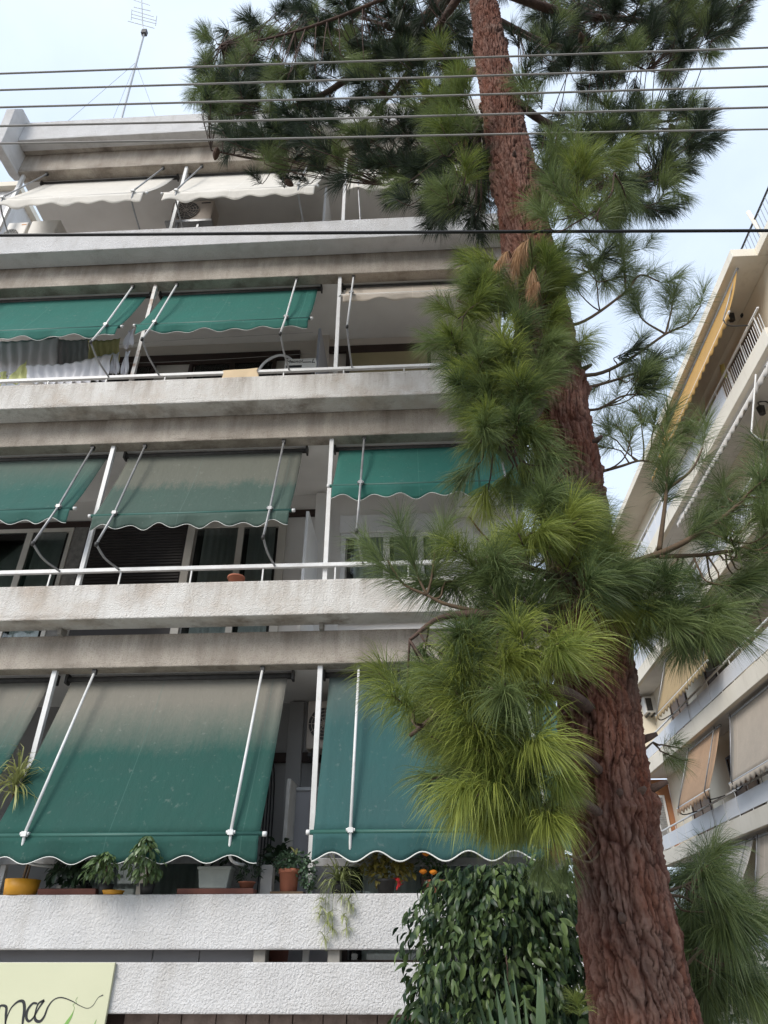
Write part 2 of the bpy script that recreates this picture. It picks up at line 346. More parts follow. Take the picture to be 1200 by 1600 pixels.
def curve_pts(ctrl, n=24):
    """smooth polyline through control points"""
    P = np.array(ctrl, float); k = len(P)
    if k < 3: return P[0] + (P[-1] - P[0]) * np.linspace(0, 1, n)[:, None]
    out = []
    Q = np.vstack([2 * P[0] - P[1], P, 2 * P[-1] - P[-2]])
    for tt in np.linspace(0, k - 1 - 1e-6, n):
        i = int(tt); u = tt - i; a, b_, c_, d = Q[i], Q[i + 1], Q[i + 2], Q[i + 3]
        out.append(.5 * (2 * b_ + (c_ - a) * u + (2 * a - 5 * b_ + 4 * c_ - d) * u * u + (3 * b_ - a - 3 * c_ + d) * u ** 3))
    return np.array(out)

# ------------------------------------------------------------------ ground
g = MB().box(-600, 600, -600, 600, -.5, -.02).build('ground', 'earth'); struct(g)
struct(MB().box(-60, 60, -9, -1.2, -.016, .0).build('road', 'asphalt'))
struct(MB().box(-60, 60, -1.2, 3.0, -.016, .13).build('pavement', 'pavement', bevel=.01))
struct(MB().box(-60, -.6, 3.0, 7.35, -.016, .126).build('bounce_paving', 'pavement'))  # unseen pale paving, added to bounce light into the balcony recesses

# ================================================================== main building
XL, XR = -7.25, 1.55
B = thing('apartment_building', 'white stucco apartment block with stacked balconies and green awnings behind the pine', 'building', (-2.8, 8.7, 0))
WALL = 8.7
floors = [  # parapet z0,z1, beam z0,z1
    (1.79, 2.21, 1.34, 1.70), (4.89, 5.315, 4.44, 4.83), (8.01, 8.445, 7.60, 8.03), (11.34, 11.81, 10.87, 11.38)]
SOFF = [4.44, 7.60, 10.87, 14.16]
for i, (p0, p1, b0, b1) in enumerate(floors):
    MB().box(XL, XR, 7.0, 7.3 if i else 7.25, p0, p1).build('parapet', ['stucco_white', 'stucco_mid', 'stucco_mid', 'stucco_white'][i], B, bevel=.012)
    if i == 0:
        MB().box(XL, XR, 7.003, 7.3, b0, b1).build('edge_beam', 'stucco_white', B, bevel=.012)
        MB().box(XL, XR, 7.3, WALL, 1.35, 1.64).build('floor_slab', 'soffit', B)
    else:
        MB().box(XL, XR, 7.303, 7.5, b0, b1 - (.0 if i != 1 else 0)).build('edge_beam', 'stucco_beam', B, bevel=.012)
        MB().box(XL, XR, 7.5, WALL, b0 + .012, b1 - .08).build('floor_slab', 'soffit', B)
# stubs that carry the parapets over the drain gap
for i, (p0, p1, b0, b1) in enumerate(floors):
    for x in ([-1.44, -.80, -5.3] if i == 0 else [-4.05, -1.08, .9]):
        wdt = .10 if i == 0 else .04
        MB().box(x - wdt / 2, x + wdt / 2, 7.06 if i == 0 else 7.22, 7.24 if i == 0 else 7.36, b1 - .015, p0 + .02).build('stub', 'concrete', B)
# grey infill boards behind the lowest gap
for x0, x1 in [(-7.2, -2.44), (-2.43, -2.02), (-2.01, -1.5)]:
    MB().box(x0, x1, 7.26, 7.275, 1.66, 1.84).build('infill_board', 'grey_panel', B)
MB().box(-.02, 1.5, 7.26, 7.275, 1.66, 1.84).build('infill_board', 'grey_panel', B)
# crown of the building
MB().prism([(7.0, 14.69), (7.0, 15.30), (7.22, 15.30), (7.22, 14.69)], 'x', XL, XR).build('roof_parapet', 'stucco_white', B, bevel=.012)
MB().prism([(7.0, 14.69), (7.29, 14.69), (7.32, 14.79), (7.5, 14.79), (7.5, 14.62), (7.0, 14.67)][::1], 'x', XL + .01, XR - .01).build('cornice_underside', 'stucco_beam', B) if False else None
MB().box(XL, XR, 7.22, 7.45, 14.70, 14.80).build('cornice', 'stucco_beam', B)
MB().box(XL, XR, 7.30, 7.52, 14.16, 14.695).build('edge_beam', 'stucco_beam', B, bevel=.012)
MB().box(XL, XR, 7.52, 20, 14.172, 14.6).build('roof_slab', 'soffit', B)
finp = [atx(*p, -7.25)[1:] for p in [(24, 170), (36, 170), (52, 200)]] + [(7.5, 15.35), (7.5, 14.2), (7.34, 14.12)] + [atx(*p, -7.25)[1:] for p in [(0, 225), (7, 212)]]
MB().prism([tuple(p) for p in finp], 'x', -7.42, -7.25).build('roof_fin', 'stucco_white', B, bevel=.01)
# walls behind the balconies
WM = ['wall_grey', 'wall', 'wall', 'wall']
zs = [1.64, 4.83, 8.0, 11.36, 14.18]
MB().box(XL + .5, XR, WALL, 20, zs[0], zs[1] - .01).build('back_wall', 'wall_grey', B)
MB().box(XL + .5, XR, WALL, 20, zs[1], zs[2] - .01).build('back_wall', 'wall_white', B)
MB().box(XL + .5, XR, WALL, 20, zs[2], zs[3] - .01).build('back_wall', 'wall', B)
MB().box(XL + 2.4, XR, WALL, 20, zs[3], zs[4] - .01).build('back_wall', 'wall', B)
MB().box(XL + .5, XR, 7.35, 20, 0, 1.34).build('base_wall', 'dark_wood', B)
# stone tiles below the lowest band
tx = -2.62
while tx < 1.5:
    wd = random.choice([.20, .26, .30, .17])
    for z in (1.02, 1.18):
        MB().box(tx + .004, min(tx + wd, 1.53) - .004, 7.31 + random.uniform(0, .008), 7.35, z, z + .152).build('tile', 'tile', B, bevel=.004)
    tx += wd
# posts
for i in range(4):
    for x in (-4.06, -1.085):
        zt = SOFF[i]; zb = floors[i][3] - .06
        m = 'grey_metal' if i == 0 else ('worn_metal' if (i == 2 and x < -3) else 'white_metal')
        MB().box(x - .027, x + .027, 7.355, 7.41, zb, zt + .004).build('post', 'white_metal' if i == 0 else m, B, bevel=.003)
MB().box(-7.2, -7.14, 7.355, 7.41, 11.3, 14.16).build('post', 'white_metal', B)
# railings
def railing(z, x0, x1, mat='white_metal', hh=.05):
    r = MB().box(x0, x1, 7.30, 7.345, z - hh / 2, z + hh / 2).build('railing', mat, B, bevel=.004)
    x = x0 + .25
    while x < x1:
        MB().box(x - .008, x + .008, 7.315, 7.331, z - .22, z - hh / 2 + .001).build('baluster', mat, r); x += .86
zr2 = at(300, 888, 7.32)[2]; zr3 = at(300, 585, 7.32)[2]
railing(zr2, XL + .02, XR - .05); railing(zr3, XL + .02, XR - .05)
railing(at(620, 1347, 7.32)[2], -1.05, XR - .05, 'grey_metal', .07); railing(at(120, 1345, 7.32)[2], XL, -1.6, 'grey_metal', .06)
MB().box(-1.53, -1.42, 7.27, 7.40, 1.7, 2.47).build('post_base', 'pale_pot', B, bevel=.006)
# partitions between flats: plates that taper upward, cantilevered from the wall
def partition(x, z0, z1, mat='white_metal', y0=7.6):
    MB().prism([(y0, z0), (WALL - .01, z0), (WALL - .01, z1 + .05), (y0 + .06, z1)], 'x', x - .02, x + .02).build('partition_panel', mat, B, bevel=.004)
partition(at(478, 850, 7.7)[0], 4.75, at(480, 801, 7.7)[2], 'white_pvc')
partition(at(497, 560, 7.7)[0], 7.95, at(498, 516, 7.7)[2], 'grey_panel')
partition(at(508, 320, 7.7)[0], 11.3, at(508, 294, 7.7)[2], 'white_pvc')
partition(at(447, 1300, 7.7)[0], 1.64, at(450, 1218, 7.7)[2], 'pale_pot')
# side return walls at the right end of the balconies
for i, (p0, p1, b0, b1) in enumerate(floors):
    MB().box(XR - .25, XR - .003, 7.305, WALL - .02, p0 + .003, p1 - .004).build('side_parapet', 'stucco_white' if i in (0, 3) else 'stucco_mid', B)

# ---- windows, doors and shutters in the back walls
def window(x0, x1, z0, z1, frame='cream_pvc', mull=(), curtain=True, fw=.06, box=0):
    wn_ = MB()
    for a, b_, c_, d in ((x0, x1, z1 - fw, z1), (x0, x0 + fw, z0, z1 - fw), (x1 - fw, x1, z0, z1 - fw), (x0 + fw, x1 - fw, z0, z0 + fw)):
        wn_.box(a, b_, WALL - .07, WALL - .002, c_, d)
    W = wn_.build('window', frame, B, bevel=.004)
    ed = [x0 + fw] + [m for m in mull] + [x1 - fw]
    for m in mull: MB().box(m - .045, m + .045, WALL - .065, WALL - .003, z0 + fw, z1 - fw).build('mullion', frame, W, bevel=.003)
    for a, b_ in zip(ed[:-1], ed[1:]):
        MB().box(a + .046, b_ - .046, WALL - .052, WALL - .046, z0 + fw, z1 - fw).build('pane', 'glass', W)
        if curtain:
            xs = np.linspace(a + .05 + (b_ - a) * .12, b_ - .05, 40)
            P = [[(x, WALL - .028 + .010 * math.sin(x * 60 + 1.3 * math.sin(x * 9)), z) for x in xs] for z in (z0 + fw, z1 - fw)]
            MB().grid(P).build('curtain', 'curtain', W, True)
        MB().box(a + .02, b_ - .02, WALL - .008, WALL - .004, z0 + fw, z1 - fw).build('dark_room', 'dark_void', W)
    if box: MB().box(x0 - .02, x1 + .02, WALL - .1, WALL - .002, z1 + .002, z1 + box).build('shutter_box', 'white_pvc', W, bevel=.006)
    return W
z2 = 4.83
lint = 7.15
MB().box(-6.7, -4.82, WALL - .05, WALL - .001, 7.12, 7.23).build('lintel', 'dark_wood', B)
MB().box(-4.40, -3.30, WALL - .05, WALL - .001, 7.10, 7.22).build('lintel', 'dark_wood', B)
window(-6.6, -5.03, z2 - .02, 7.11, 'cream_pvc', (-5.68,))
MB().box(-5.02, -4.82, WALL - .06, WALL - .001, z2 - .02, 7.115).build('pilaster', 'stone_clad', B)
# dark roller shutter, slat by slat
S = MB().box(-4.815, -3.33, WALL - .03, WALL - .002, z2 - .02, 7.10).build('roller_shutter', 'shutter_dark', B)
z = 5.5
while z < 7.08:
    MB().prism([(WALL - .030, z), (WALL - .046, z + .008), (WALL - .046, z + .030), (WALL - .030, z + .040)], 'x', -4.79, -3.35).build('slat', 'shutter_dark', S); z += .046
window(-3.32, -1.87, z2 - .02, 7.15, 'cream_pvc', (-2.53,), fw=.11)
window(-1.07, .33, 5.5, 6.88, 'white_pvc', (-.42, .06), fw=.07, box=.29, curtain=True)
for x0, x1 in [(-1.13, -1.075), (.335, .39)]: MB().box(x0, x1, WALL - .04, WALL - .002, 5.4, 7.22).build('window_trim', 'wall_white', B)
MB().box(-1.86, -1.25, WALL - .07, WALL - .001, 7.22, 7.31).build('lintel', 'dark_wood', B)
MB().box(-1.45, -1.3, WALL - .14, WALL - .002, 4.83, 7.55).build('pilaster', 'wall_white', B, bevel=.004)
# third balcony: dark doors and lintels, yellow blind
MB().box(-6.7, -1.9, WALL - .06, WALL - .001, 10.42, 10.60).build('lintel', 'dark_wood', B)
for x0, x1 in [(-6.0, -4.4), (-3.8, -2.3)]: window(x0, x1, 8.05, 10.41, 'dark_wood', ((x0 + x1) / 2,), True)
MB().box(-1.4, 1.4, WALL - .06, WALL - .001, 10.53, 10.66).build('lintel', 'dark_wood', B)
window(-1.1, .34, 8.05, 10.525, 'dark_wood', (), False)
MB().box(-1.03, .28, WALL - .075, WALL - .071, 8.6, 10.46).build('blind', 'blind_ochre', B)
MB().box(-1.62, -1.40, WALL - .12, WALL - .002, 8.0, 11.0 - .02).build('pilaster', 'wall', B, bevel=.004)
# top balcony door frames
window(-3.3, -1.9, 11.4, 13.55, 'cream_pvc', (-2.6,)); window(-.6, .9, 11.4, 13.5, 'cream_pvc', (.15,))
# lowest balcony: door, pipes, dark lintel
window(-3.9, -2.4, 1.66, 3.9, 'cream_pvc', (-3.15,)); window(-.9, .9, 1.66, 3.9, 'dark_wood', (0,))
MB().box(-1.95, -1.0, WALL - .06, WALL - .001, 3.72, 3.83).build('lintel', 'dark_wood', B)
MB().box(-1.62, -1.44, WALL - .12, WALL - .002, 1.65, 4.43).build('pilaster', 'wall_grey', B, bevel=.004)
pp = MB()
for k in range(4):
    x = -1.86 + k * .035
    pp.tube(curve_pts([(x - .5, WALL - .03, 3.62 + k * .05), (x - .15, WALL - .05, 3.68 + .04 * k), (x, WALL - .03, 3.5), (x + .01, WALL - .03, 1.7)], 20), .008, 5)
pp.build('wall_cables', 'cable_black', B, True)
D = MB().box(-1.42, -.93, 8.05, 8.62, 1.64, 3.28).build('storage_cabinet', 'grey_panel', bevel=.01)
tag(D, 'grey metal storage cabinet behind the lowest railing between two awnings', 'cabinet')
cb = thing('cabinet_panel_frame', '', '', (0, 0, 0)); bpy.data.objects.remove(cb)
MB().box(-1.22, -1.0, 8.038, 8.052, 2.55, 3.15).build('door_panel', 'grey_metal', D, bevel=.02)
MB().tube(curve_pts([(-1.14, 8.05, 2.42), (-1.14, 8.0, 2.40), (-1.18, 8.0, 2.3), (-1.18, 8.04, 2.22)], 12), .012, 6).build('handle', 'alu', D, True)
MB().box(-1.44, -.91, 8.03, 8.64, 3.275, 3.31).build('cabinet_top', 'grey_metal', D)

# ================================================================== awnings
def awning(label, px0, px1, zr, Yb, zb, mat, rods, val=.2, per=.38, amp=.035, group='balcony awnings', barmat='green_bar', Yr=7.53, elbow=None, rail=None, sag=.03, trim='trim', rodmat='white_metal', hem_r=.0038):
    """awning along X: roller at (Yr, zr), front bar at (Yb, zb)"""
    x0, x1 = px0, px1
    A = thing('awning', label, 'awning', ((x0 + x1) / 2, Yr, zr), group)
    nx, nv = max(12, int((x1 - x0) * 14)), 18
    ph = random.uniform(0, 6)
    P, UV = [], []
    for i in range(nv + 1):
        v = i / nv; row, ur = [], []
        for j in range(nx + 1):
            u = j / nx; x = x0 + .03 + (x1 - x0 - .06) * u
            s_ = sag * math.sin(math.pi * v) * (1 + .25 * math.sin(5 * u + ph)) + .006 * math.sin(9 * u + 4 * v + ph) * math.sin(math.pi * v)
            row.append((x, Yr + (Yb - Yr) * v + s_ * .8, zr + (zb - zr) * v - s_ * .5)); ur.append((u, 1 - (1 - v)))
        P.append(row); UV.append(ur)
    MB().grid(P, UV).build('canvas', mat, A, True, solid=.003)
    # valance with scalloped hem
    n = max(2, round((x1 - x0) / per)); m = n * 14; P, UV, hem = [], [], []
    for i in range(5):
        v = i / 4; row, ur = [], []
        for j in range(m + 1):
            u = j / m; x = x0 + .03 + (x1 - x0 - .06) * u
            d = (val + amp * math.cos(2 * math.pi * n * u + .4)) * v
            y = Yb - .022 + .012 * math.sin(u * 23 + ph) * v + .02 * v * math.sin(2 * math.pi * n * u * .5 + ph)
            row.append((x, y, zb - .015 - d)); ur.append((u, 1.0 if v > .0 else 1.0))
            if i == 4: hem.append((x, y, zb - .015 - d))
        P.append(row); UV.append(ur)
    V = MB().grid(P, UV).build('valance', mat, A, True, solid=.003)
    MB().tube(hem, hem_r, 5).build('hem_trim', trim, V, True)
    MB().tube([(x0 - .03, Yb, zb), (x1 + .03, Yb, zb)], .022, 10).build('front_bar', barmat, A, True)
    for xe in (x0 - .035, x1): MB().tube([(xe, Yb, zb), (xe + .035, Yb, zb)], .0225, 10).build('bar_cap', 'white_metal', A, True)
    MB().tube([(x0 - .03, Yr + .01, zr + .02), (x1 + .03, Yr + .01, zr + .02)], .035, 10).build('roller', 'dark_metal', A, True)
    for xe in (x0 - .03, x1 + .03):
        MB().box(xe - .012, xe + .012, Yr - .04, Yr + .06, zr - .03, zr + .085).build('roller_bracket', 'dark_metal', A)
    for (xr, el, ft) in rods:
        clip = np.array([xr, 7.36, zr + .05]); br = np.array([xr, Yb - .045, zb + .005])
        el = np.array([xr, el[0], el[1]]); ft = np.array([xr + ft[2] if len(ft) > 2 else xr, ft[0], ft[1]])
        far = abs(el[2] - br[2]) > .35
        Rm = MB().tube([clip, br, el] if far else [clip, br], .0145, 8).build('rod', rodmat, A, True)
        mid = (el + ft) / 2 + np.array([0, -.06 if far else -.02, -.05])
        MB().tube(curve_pts([el if far else br, mid if far else el, ft], 10), .0135, 7).build('arm', 'grey_metal' if far else rodmat, A, True)
        MB().box(xr - .022, xr + .022, 7.335, 7.385, zr + .02, zr + .09).build('ceiling_clip', 'dark_metal', A)
        MB().box(xr - .024, xr + .024, Yb - .065, Yb + .03, zb - .012, zb + .03).tube([(xr - .04, Yb - .045, zb + .012), (xr + .04, Yb - .045, zb + .012)], .014, 6).build('clamp', 'white_metal' if not far else 'grey_metal', A)
        MB().lathe((ft[0], ft[1], ft[2] - .02), [(.02, 0), (.02, .035)], 8).build('foot', 'grey_metal', A)
        if far: MB().lathe((el[0], el[1], el[2] - .025), [(.019, 0), (.022, .025), (.019, .05)], 8).build('elbow', 'dark_metal', A, True)
    return A
def zat(px, py, Y): return at(px, py, Y)[2]
GRP = 'green awnings of the white block'
# lowest balcony
s1, s2, s3, s4 = [z - .07 for z in SOFF]
awning('bleached green awning beside the potted dracaena, its top grown over grey', -6.9, -4.14, s1, 6.78, 2.68, 'canvas_half', [(-4.75, (6.84, 2.5), (7.31, 2.5)), (-6.5, (6.84, 2.5), (7.31, 2.5))], .2, .41, .032, GRP)
awning('large green awning, upper half bleached grey, lowered over the potted plants', -3.95, -1.44, s1, 6.78, 2.665, 'canvas_half', [(-3.6, (6.84, 2.47), (7.31, 2.46, .12)), (-1.72, (6.84, 2.47), (7.31, 2.46, .06))], .19, .41, .032, GRP)
awning('blue-green awning lowered over the marigolds behind the bushy ficus', -1.03, 1.45, s1, 6.88, 2.69, 'canvas_low', [(-.66, (6.93, 2.5), (7.31, 2.5, .03)), (1.1, (6.93, 2.5), (7.31, 2.5))], .19, .41, .04, GRP, hem_r=.0065)
# second balcony
yb = 7.02
awning('green awning half lowered beside the one bleached grey, second balcony from the ground', -6.95, -4.17, s2, yb, zat(100, 795, yb), 'canvas_dull', [(-4.34, (6.70, 5.70), (7.32, zr2, .05)), (-6.6, (6.70, 5.70), (7.32, zr2, .05))], .17, .37, .035, GRP, rodmat='grey_metal')
awning('green awning bleached grey almost to its front bar, second balcony from the ground', -3.92, -1.47, s2, yb, zat(300, 802, yb), 'canvas_part', [(-3.62, (6.74, 5.69), (7.32, zr2, .06)), (-1.73, (6.80, 5.76), (7.32, zr2, .05))], .17, .37, .035, GRP, rodmat='grey_metal')
awning('clean green awning over the window with a white shutter box', -1.03, 1.45, s2, yb, zat(600, 757, yb), 'canvas_green', [(-.65, (6.62, 5.70), (7.32, zr2, .02)), (1.1, (6.62, 5.70), (7.32, zr2, .02))], .17, .37, .035, GRP, rodmat='grey_metal')
# third balcony
yb = 7.0
awning('green awning above the hanging laundry', -6.95, -4.22, s3, yb, zat(100, 514, yb), 'canvas_green', [(-4.43, (6.74, 8.95), (7.32, zr3, .06)), (-6.7, (6.74, 8.95), (7.32, zr3, .06))], .17, .42, .03, GRP)
awning('green awning over the blue box and white carton', -4.0, -1.43, s3, yb, zat(350, 503, yb), 'canvas_green', [(-3.71, (6.74, 8.97), (7.32, zr3, .08)), (-1.78, (6.74, 8.97), (7.32, zr3, .04))], .17, .42, .03, GRP)
awning('beige awning rolled nearly shut above the yellow blind', -1.03, 1.45, s3, 7.2, zat(600, 459, 7.2), 'canvas_beige', [(-.87, (6.8, 9.12), (7.32, zr3, .03)), (1.2, (6.8, 9.12), (7.32, zr3, .03))], .13, .42, .02, 'cream awnings of the white block', barmat='cream_pvc', trim='canvas_beige')
# top balcony
yb = 6.75
CG = 'cream awnings of the white block'
awning('cream awning next to the roof fin, top balcony', -6.85, -4.3, s4, yb, zat(120, 307, yb), 'canvas_cream', [(-6.71, (6.8, 12.2), (7.31, 11.95)), (-4.50, (6.8, 12.2), (7.31, 11.95, .05))], .22, .40, .035, CG, 'cream_pvc', trim='canvas_cream', rodmat='grey_metal')
awning('cream awning above the beige air conditioner, top balcony', -4.0, -1.45, s4, yb, zat(350, 298, yb), 'canvas_cream', [(-3.77, (6.8, 12.2), (7.31, 11.95, .05)), (-1.75, (6.8, 12.2), (7.31, 11.95, .05))], .22, .40, .035, CG, 'cream_pvc', trim='canvas_cream', rodmat='grey_metal')
awning('cream awning half hidden by the pine, top balcony', -1.03, 1.45, s4, 7.15, zat(575, 286, 7.15), 'canvas_cream', [(-.82, (7.1, 13.0), (7.31, 11.95, .05))], .2, .40, .03, CG, 'cream_pvc', trim='canvas_cream', rodmat='grey_metal')

# ================================================================== things on the balconies
def ac_unit(label, x0, x1, y0, y1, z0, z1, mat='ac_white', brand=None, group=None):
    A = thing('air_conditioner', label, 'air conditioner', ((x0 + x1) / 2, (y0 + y1) / 2, z0), group)
    MB().box(x0, x1, y0, y1, z0 + .04, z1).build('casing', mat, A, bevel=.02)
    cx, cz, rr = x0 + (x1 - x0) * .36, (z0 + z1) / 2 + .02, min((z1 - z0) * .40, (x1 - x0) * .33)
    MB().add([(cx + rr * math.cos(a), y0 - .004, cz + rr * math.sin(a)) for a in np.linspace(0, 2 * math.pi, 28, endpoint=False)] + [(cx + rr * math.cos(a), y0 - .012, cz + rr * math.sin(a)) for a in np.linspace(0, 2 * math.pi, 28, endpoint=False)],
             [tuple(range(28, 56))[::-1]] + [(i, (i + 1) % 28, 28 + (i + 1) % 28, 28 + i) for i in range(28)]).build('fan_opening', 'ac_dark', A)
    gr = MB()
    for k in range(1, 6):
        r_ = rr * k / 5; gr.tube([(cx + r_ * math.cos(a), y0 - .018, cz + r_ * math.sin(a)) for a in np.linspace(0, 2 * math.pi, 25)], .004, 4, False)
    for a in np.linspace(0, math.pi, 6, endpoint=False): gr.tube([(cx + rr * math.cos(a), y0 - .02, cz + rr * math.sin(a)), (cx - rr * math.cos(a), y0 - .02, cz - rr * math.sin(a))], .004, 4)
    gr.build('fan_grille', mat, A)
    for x in (x0 + .1, x1 - .1): MB().box(x - .03, x + .03, y0 + .02, y1 - .02, z0, z0 + .041).build('foot', 'dark_metal', A)
    if brand: MB().box(x1 - (x1 - x0) * .30, x1 - (x1 - x0) * .08, y0 - .004, y0 + .001, z1 - .09, z1 - .065).build('brand_strip', brand, A)
    return A
zA = at(300, 319, 8.0)[2]
ac_unit('beige air conditioner under the cream awning of the top balcony', -4.46, -3.66, 7.95, 8.3, zA - .62, zA + .02, 'ac_beige', 'ink')
MB().box(-4.5, -3.62, 7.9, 8.5, zA - .68, zA - .622).box(-4.3, -4.26, 7.94, 7.98, 11.3, zA - .68).box(-3.9, -3.86, 7.94, 7.98, 11.3, zA - .68).box(-4.3, -4.26, 8.42, 8.46, 11.3, zA - .68).box(-3.9, -3.86, 8.42, 8.46, 11.3, zA - .68).build('stand', 'alu', bpy.data.objects['air_conditioner'])
ac_unit('small white air conditioner with orange lettering, left end of the top balcony', -7.2, -6.82, 7.55, 7.85, 12.25, 12.98, 'ac_white', 'orange_ink')
b1 = MB().box(-6.72, -6.2, 7.5, 7.85, 11.3, 12.92).build('utility_cabinet', 'ac_white', bevel=.01); tag(b1, 'plain white cabinet beside the small white air conditioner on the top balcony', 'cabinet')
MB().box(-6.70, -6.22, 7.494, 7.502, 11.4, 12.88).build('door', 'ac_white', b1, bevel=.004)
MB().box(-7.2, -6.83, 7.56, 7.84, 11.3, 12.25).build('stand', 'grey_metal', bpy.data.objects['air_conditioner.001'])
k = thing('air_conditioner', 'white wall air conditioner with a brown drain hose, partly behind pine needles', 'air conditioner', (.9, WALL, 7.25))
p0, p1 = at(711, 775, 8.5), at(780, 797, 8.5)
MB().box(p0[0], p0[0] + .85, 8.45, WALL - .003, p1[2], p0[2] + .12).build('casing', 'ac_white', k, bevel=.03)
MB().box(p0[0] + .04, p0[0] + .8, 8.446, 8.452, p1[2] + .03, p1[2] + .05).build('louvre', 'grey_metal', k)
MB().tube(curve_pts([at(727, 794, 8.55), at(732, 805, 8.65), at(750, 830, 8.67), at(772, 852, 8.67), at(800, 880, 8.67)], 20), .014, 6).build('drain_hose', 'brown_pot', k, True)
# dark outdoor unit on the lowest balcony wall
ac_unit('dark shaded air conditioner hung high on the wall behind the lowest awnings', -1.33, -.75, 8.2, 8.5, 3.72, 4.32, 'ac_beige')
MB().box(-1.3, -1.26, 8.2, WALL - .002, 3.68, 3.718).box(-.82, -.78, 8.2, WALL - .002, 3.68, 3.718).build('wall_bracket', 'dark_metal', bpy.data.objects['air_conditioner.003'])
# blue box and carton on the third balcony
t0 = thing('side_table', 'dark folding table behind the white carton, third balcony', 'table', (-1.66, 7.7, 7.95))
zt = zat(470, 581, 7.55)
MB().box(-2.0, -1.42, 7.52, 7.92, zt - .04, zt).build('table_top', 'dark_wood', t0)
for x in (-1.97, -1.45):
    for y in (7.55, 7.89): MB().box(x - .015, x + .015, y - .015, y + .015, 7.95, zt - .04).build('leg', 'dark_metal', t0)
cx0, cx1 = at(445, 565, 7.55)[0], at(493, 565, 7.55)[0]
C = MB().box(cx0, cx1, 7.55, 7.75, zt, zt + .27).build('carton', 'carton', bevel=.004); tag(C, 'white printed carton on the third balcony beside the grey partition', 'carton')
def text_mesh(body, size, mat, parent, loc, rot, name='lettering'):
    cu = bpy.data.curves.new('txt', 'FONT'); cu.body = body; cu.size = size; cu.extrude = .0012; cu.shear = .15
    o = bpy.data.objects.new('txt', cu); COL.objects.link(o); bpy.context.view_layer.update()
    me = bpy.data.meshes.new_from_object(o.evaluated_get(bpy.context.evaluated_depsgraph_get())); bpy.data.objects.remove(o)
    t_ = linkobj(name, me, mat, parent, np.array(loc) - LOC[parent]); t_.rotation_euler = rot; return t_
text_mesh('Macnol', .085, 'ink', C, (cx0 + .02, 7.5475, zt + .185), (R(90), 0, 0))
text_mesh('CONDIZIONATORE  MULTI  L', .03, 'ink', C, (cx0 + .02, 7.5475, zt + .045), (R(90), 0, 0)) if False else MB().box(cx0 + .27, cx1 - .06, 7.546, 7.5499, zt + .185, zt + .198).box(cx0 + .03, cx0 + .26, 7.546, 7.5499, zt + .09, zt + .135).build('print_bar', 'ink', C)
text_mesh('L', .11, 'ink', C, (cx1 - .06, 7.5475, zt + .175), (R(90), 0, 0))
bx0, bx1 = at(463, 540, 7.78)[0], at(496, 540, 7.78)[0]
Bb = MB().prism([(bx0 - .02, zt), (bx1 + .02, zt), (bx1, zt + .42), (bx0 + .03, zt + .42)], 'y', 7.77, 7.9).build('tool_case', 'blue_plastic', bevel=.02); tag(Bb, 'dark blue plastic case standing behind the white carton', 'case')
MB().tube(curve_pts([((bx0 + bx1) / 2 - .06, 7.83, zt + .41), ((bx0 + bx1) / 2 - .05, 7.83, zt + .47), ((bx0 + bx1) / 2 + .05, 7.83, zt + .47), ((bx0 + bx1) / 2 + .06, 7.83, zt + .41)], 10), .014, 6).build('handle', 'dark_metal', Bb, True)
MB().box(bx0 + .06, bx0 + .14, 7.764, 7.771, zt + .2, zt + .26).build('sticker', 'pale_pot', Bb)
# white hose arch
hs = MB().tube(curve_pts([at(401, 590, 7.36), at(405, 578, 7.45), at(415, 565, 7.5), at(432, 556, 7.55), at(445, 556, 7.6), at(456, 563, 7.65), at(462, 578, 7.65), np.array([at(462, 590, 7.65)[0], 7.65, 7.96])], 30), .02, 8).build('drain_hose', 'white_pvc', None, True)
tag(hs, 'white hose arching up behind the third balcony rail', 'hose')
# small terracotta pot on second parapet
def pot(name, label, c, r, h, mat, group=None, n=20, sq=1, cat='flower pot', rim=True):
    o = thing(name, label, cat, c, group)
    prof = [(r * .72, 0), (r * .95, h * .82), (r * 1.06, h * .82), (r * 1.06, h), (r * .92, h), (r * .9, h * .88)] if rim else [(r * .9, 0), (r, h), (r * .92, h), (r * .9, h * .9)]
    MB().lathe(c, prof, n, 1, sq).build('pot', mat, o, True)
    return o
q = at(368, 905, 7.12)
pt = pot('flower_pot', 'empty terracotta pot standing on the second parapet', (q[0], 7.14, 5.316), .095, .12, 'terracotta')
MB().lathe((q[0], 7.14, 5.40), [(.07, 0), (.07, .012)], 14).build('soil', 'soil', pt)

# ---- laundry
def cloth(label, px, Y, mat, folds=5, slit=0, wav=.02, sagx=.03, cat='laundry', group='laundry drying on the third balcony'):
    """px: four corners in photo px: top-left, top-right, bottom-right, bottom-left"""
    c = [at(*p, Y) for p in px]; nx, nz = 36, 14; P = []
    ph = random.uniform(0, 6)
    for i in range(nz + 1):
        v = i / nz; row = []
        for j in range(nx + 1):
            u = j / nx
            p = (c[0] * (1 - u) + c[1] * u) * (1 - v) + (c[3] * (1 - u) + c[2] * u) * v
            p = p + np.array([.012 * math.sin(7 * v + u * 9), (wav * (0.4 + v)) * math.sin(folds * 2 * math.pi * u + 1.5 * math.sin(3 * u + ph) + ph), -sagx * math.sin(math.pi * u) ** 2 + .02 * v * math.sin(folds * math.pi * u + ph)])
            row.append(p)
        P.append(row)
    o = MB().grid(P).build('laundry', mat, None, True, solid=.004)
    return tag(o, label, cat, group)
cloth('lilac sheet hung at the back of the laundry', [(-30, 535), (92, 526), (86, 578), (-30, 592)], 7.46, 'cloth_lilac', 7)
cloth('dark grey cloth hung between the lilac sheet and the yellow towel', [(88, 530), (138, 530), (140, 568), (84, 572)], 7.58, 'cloth_grey', 6, wav=.015)
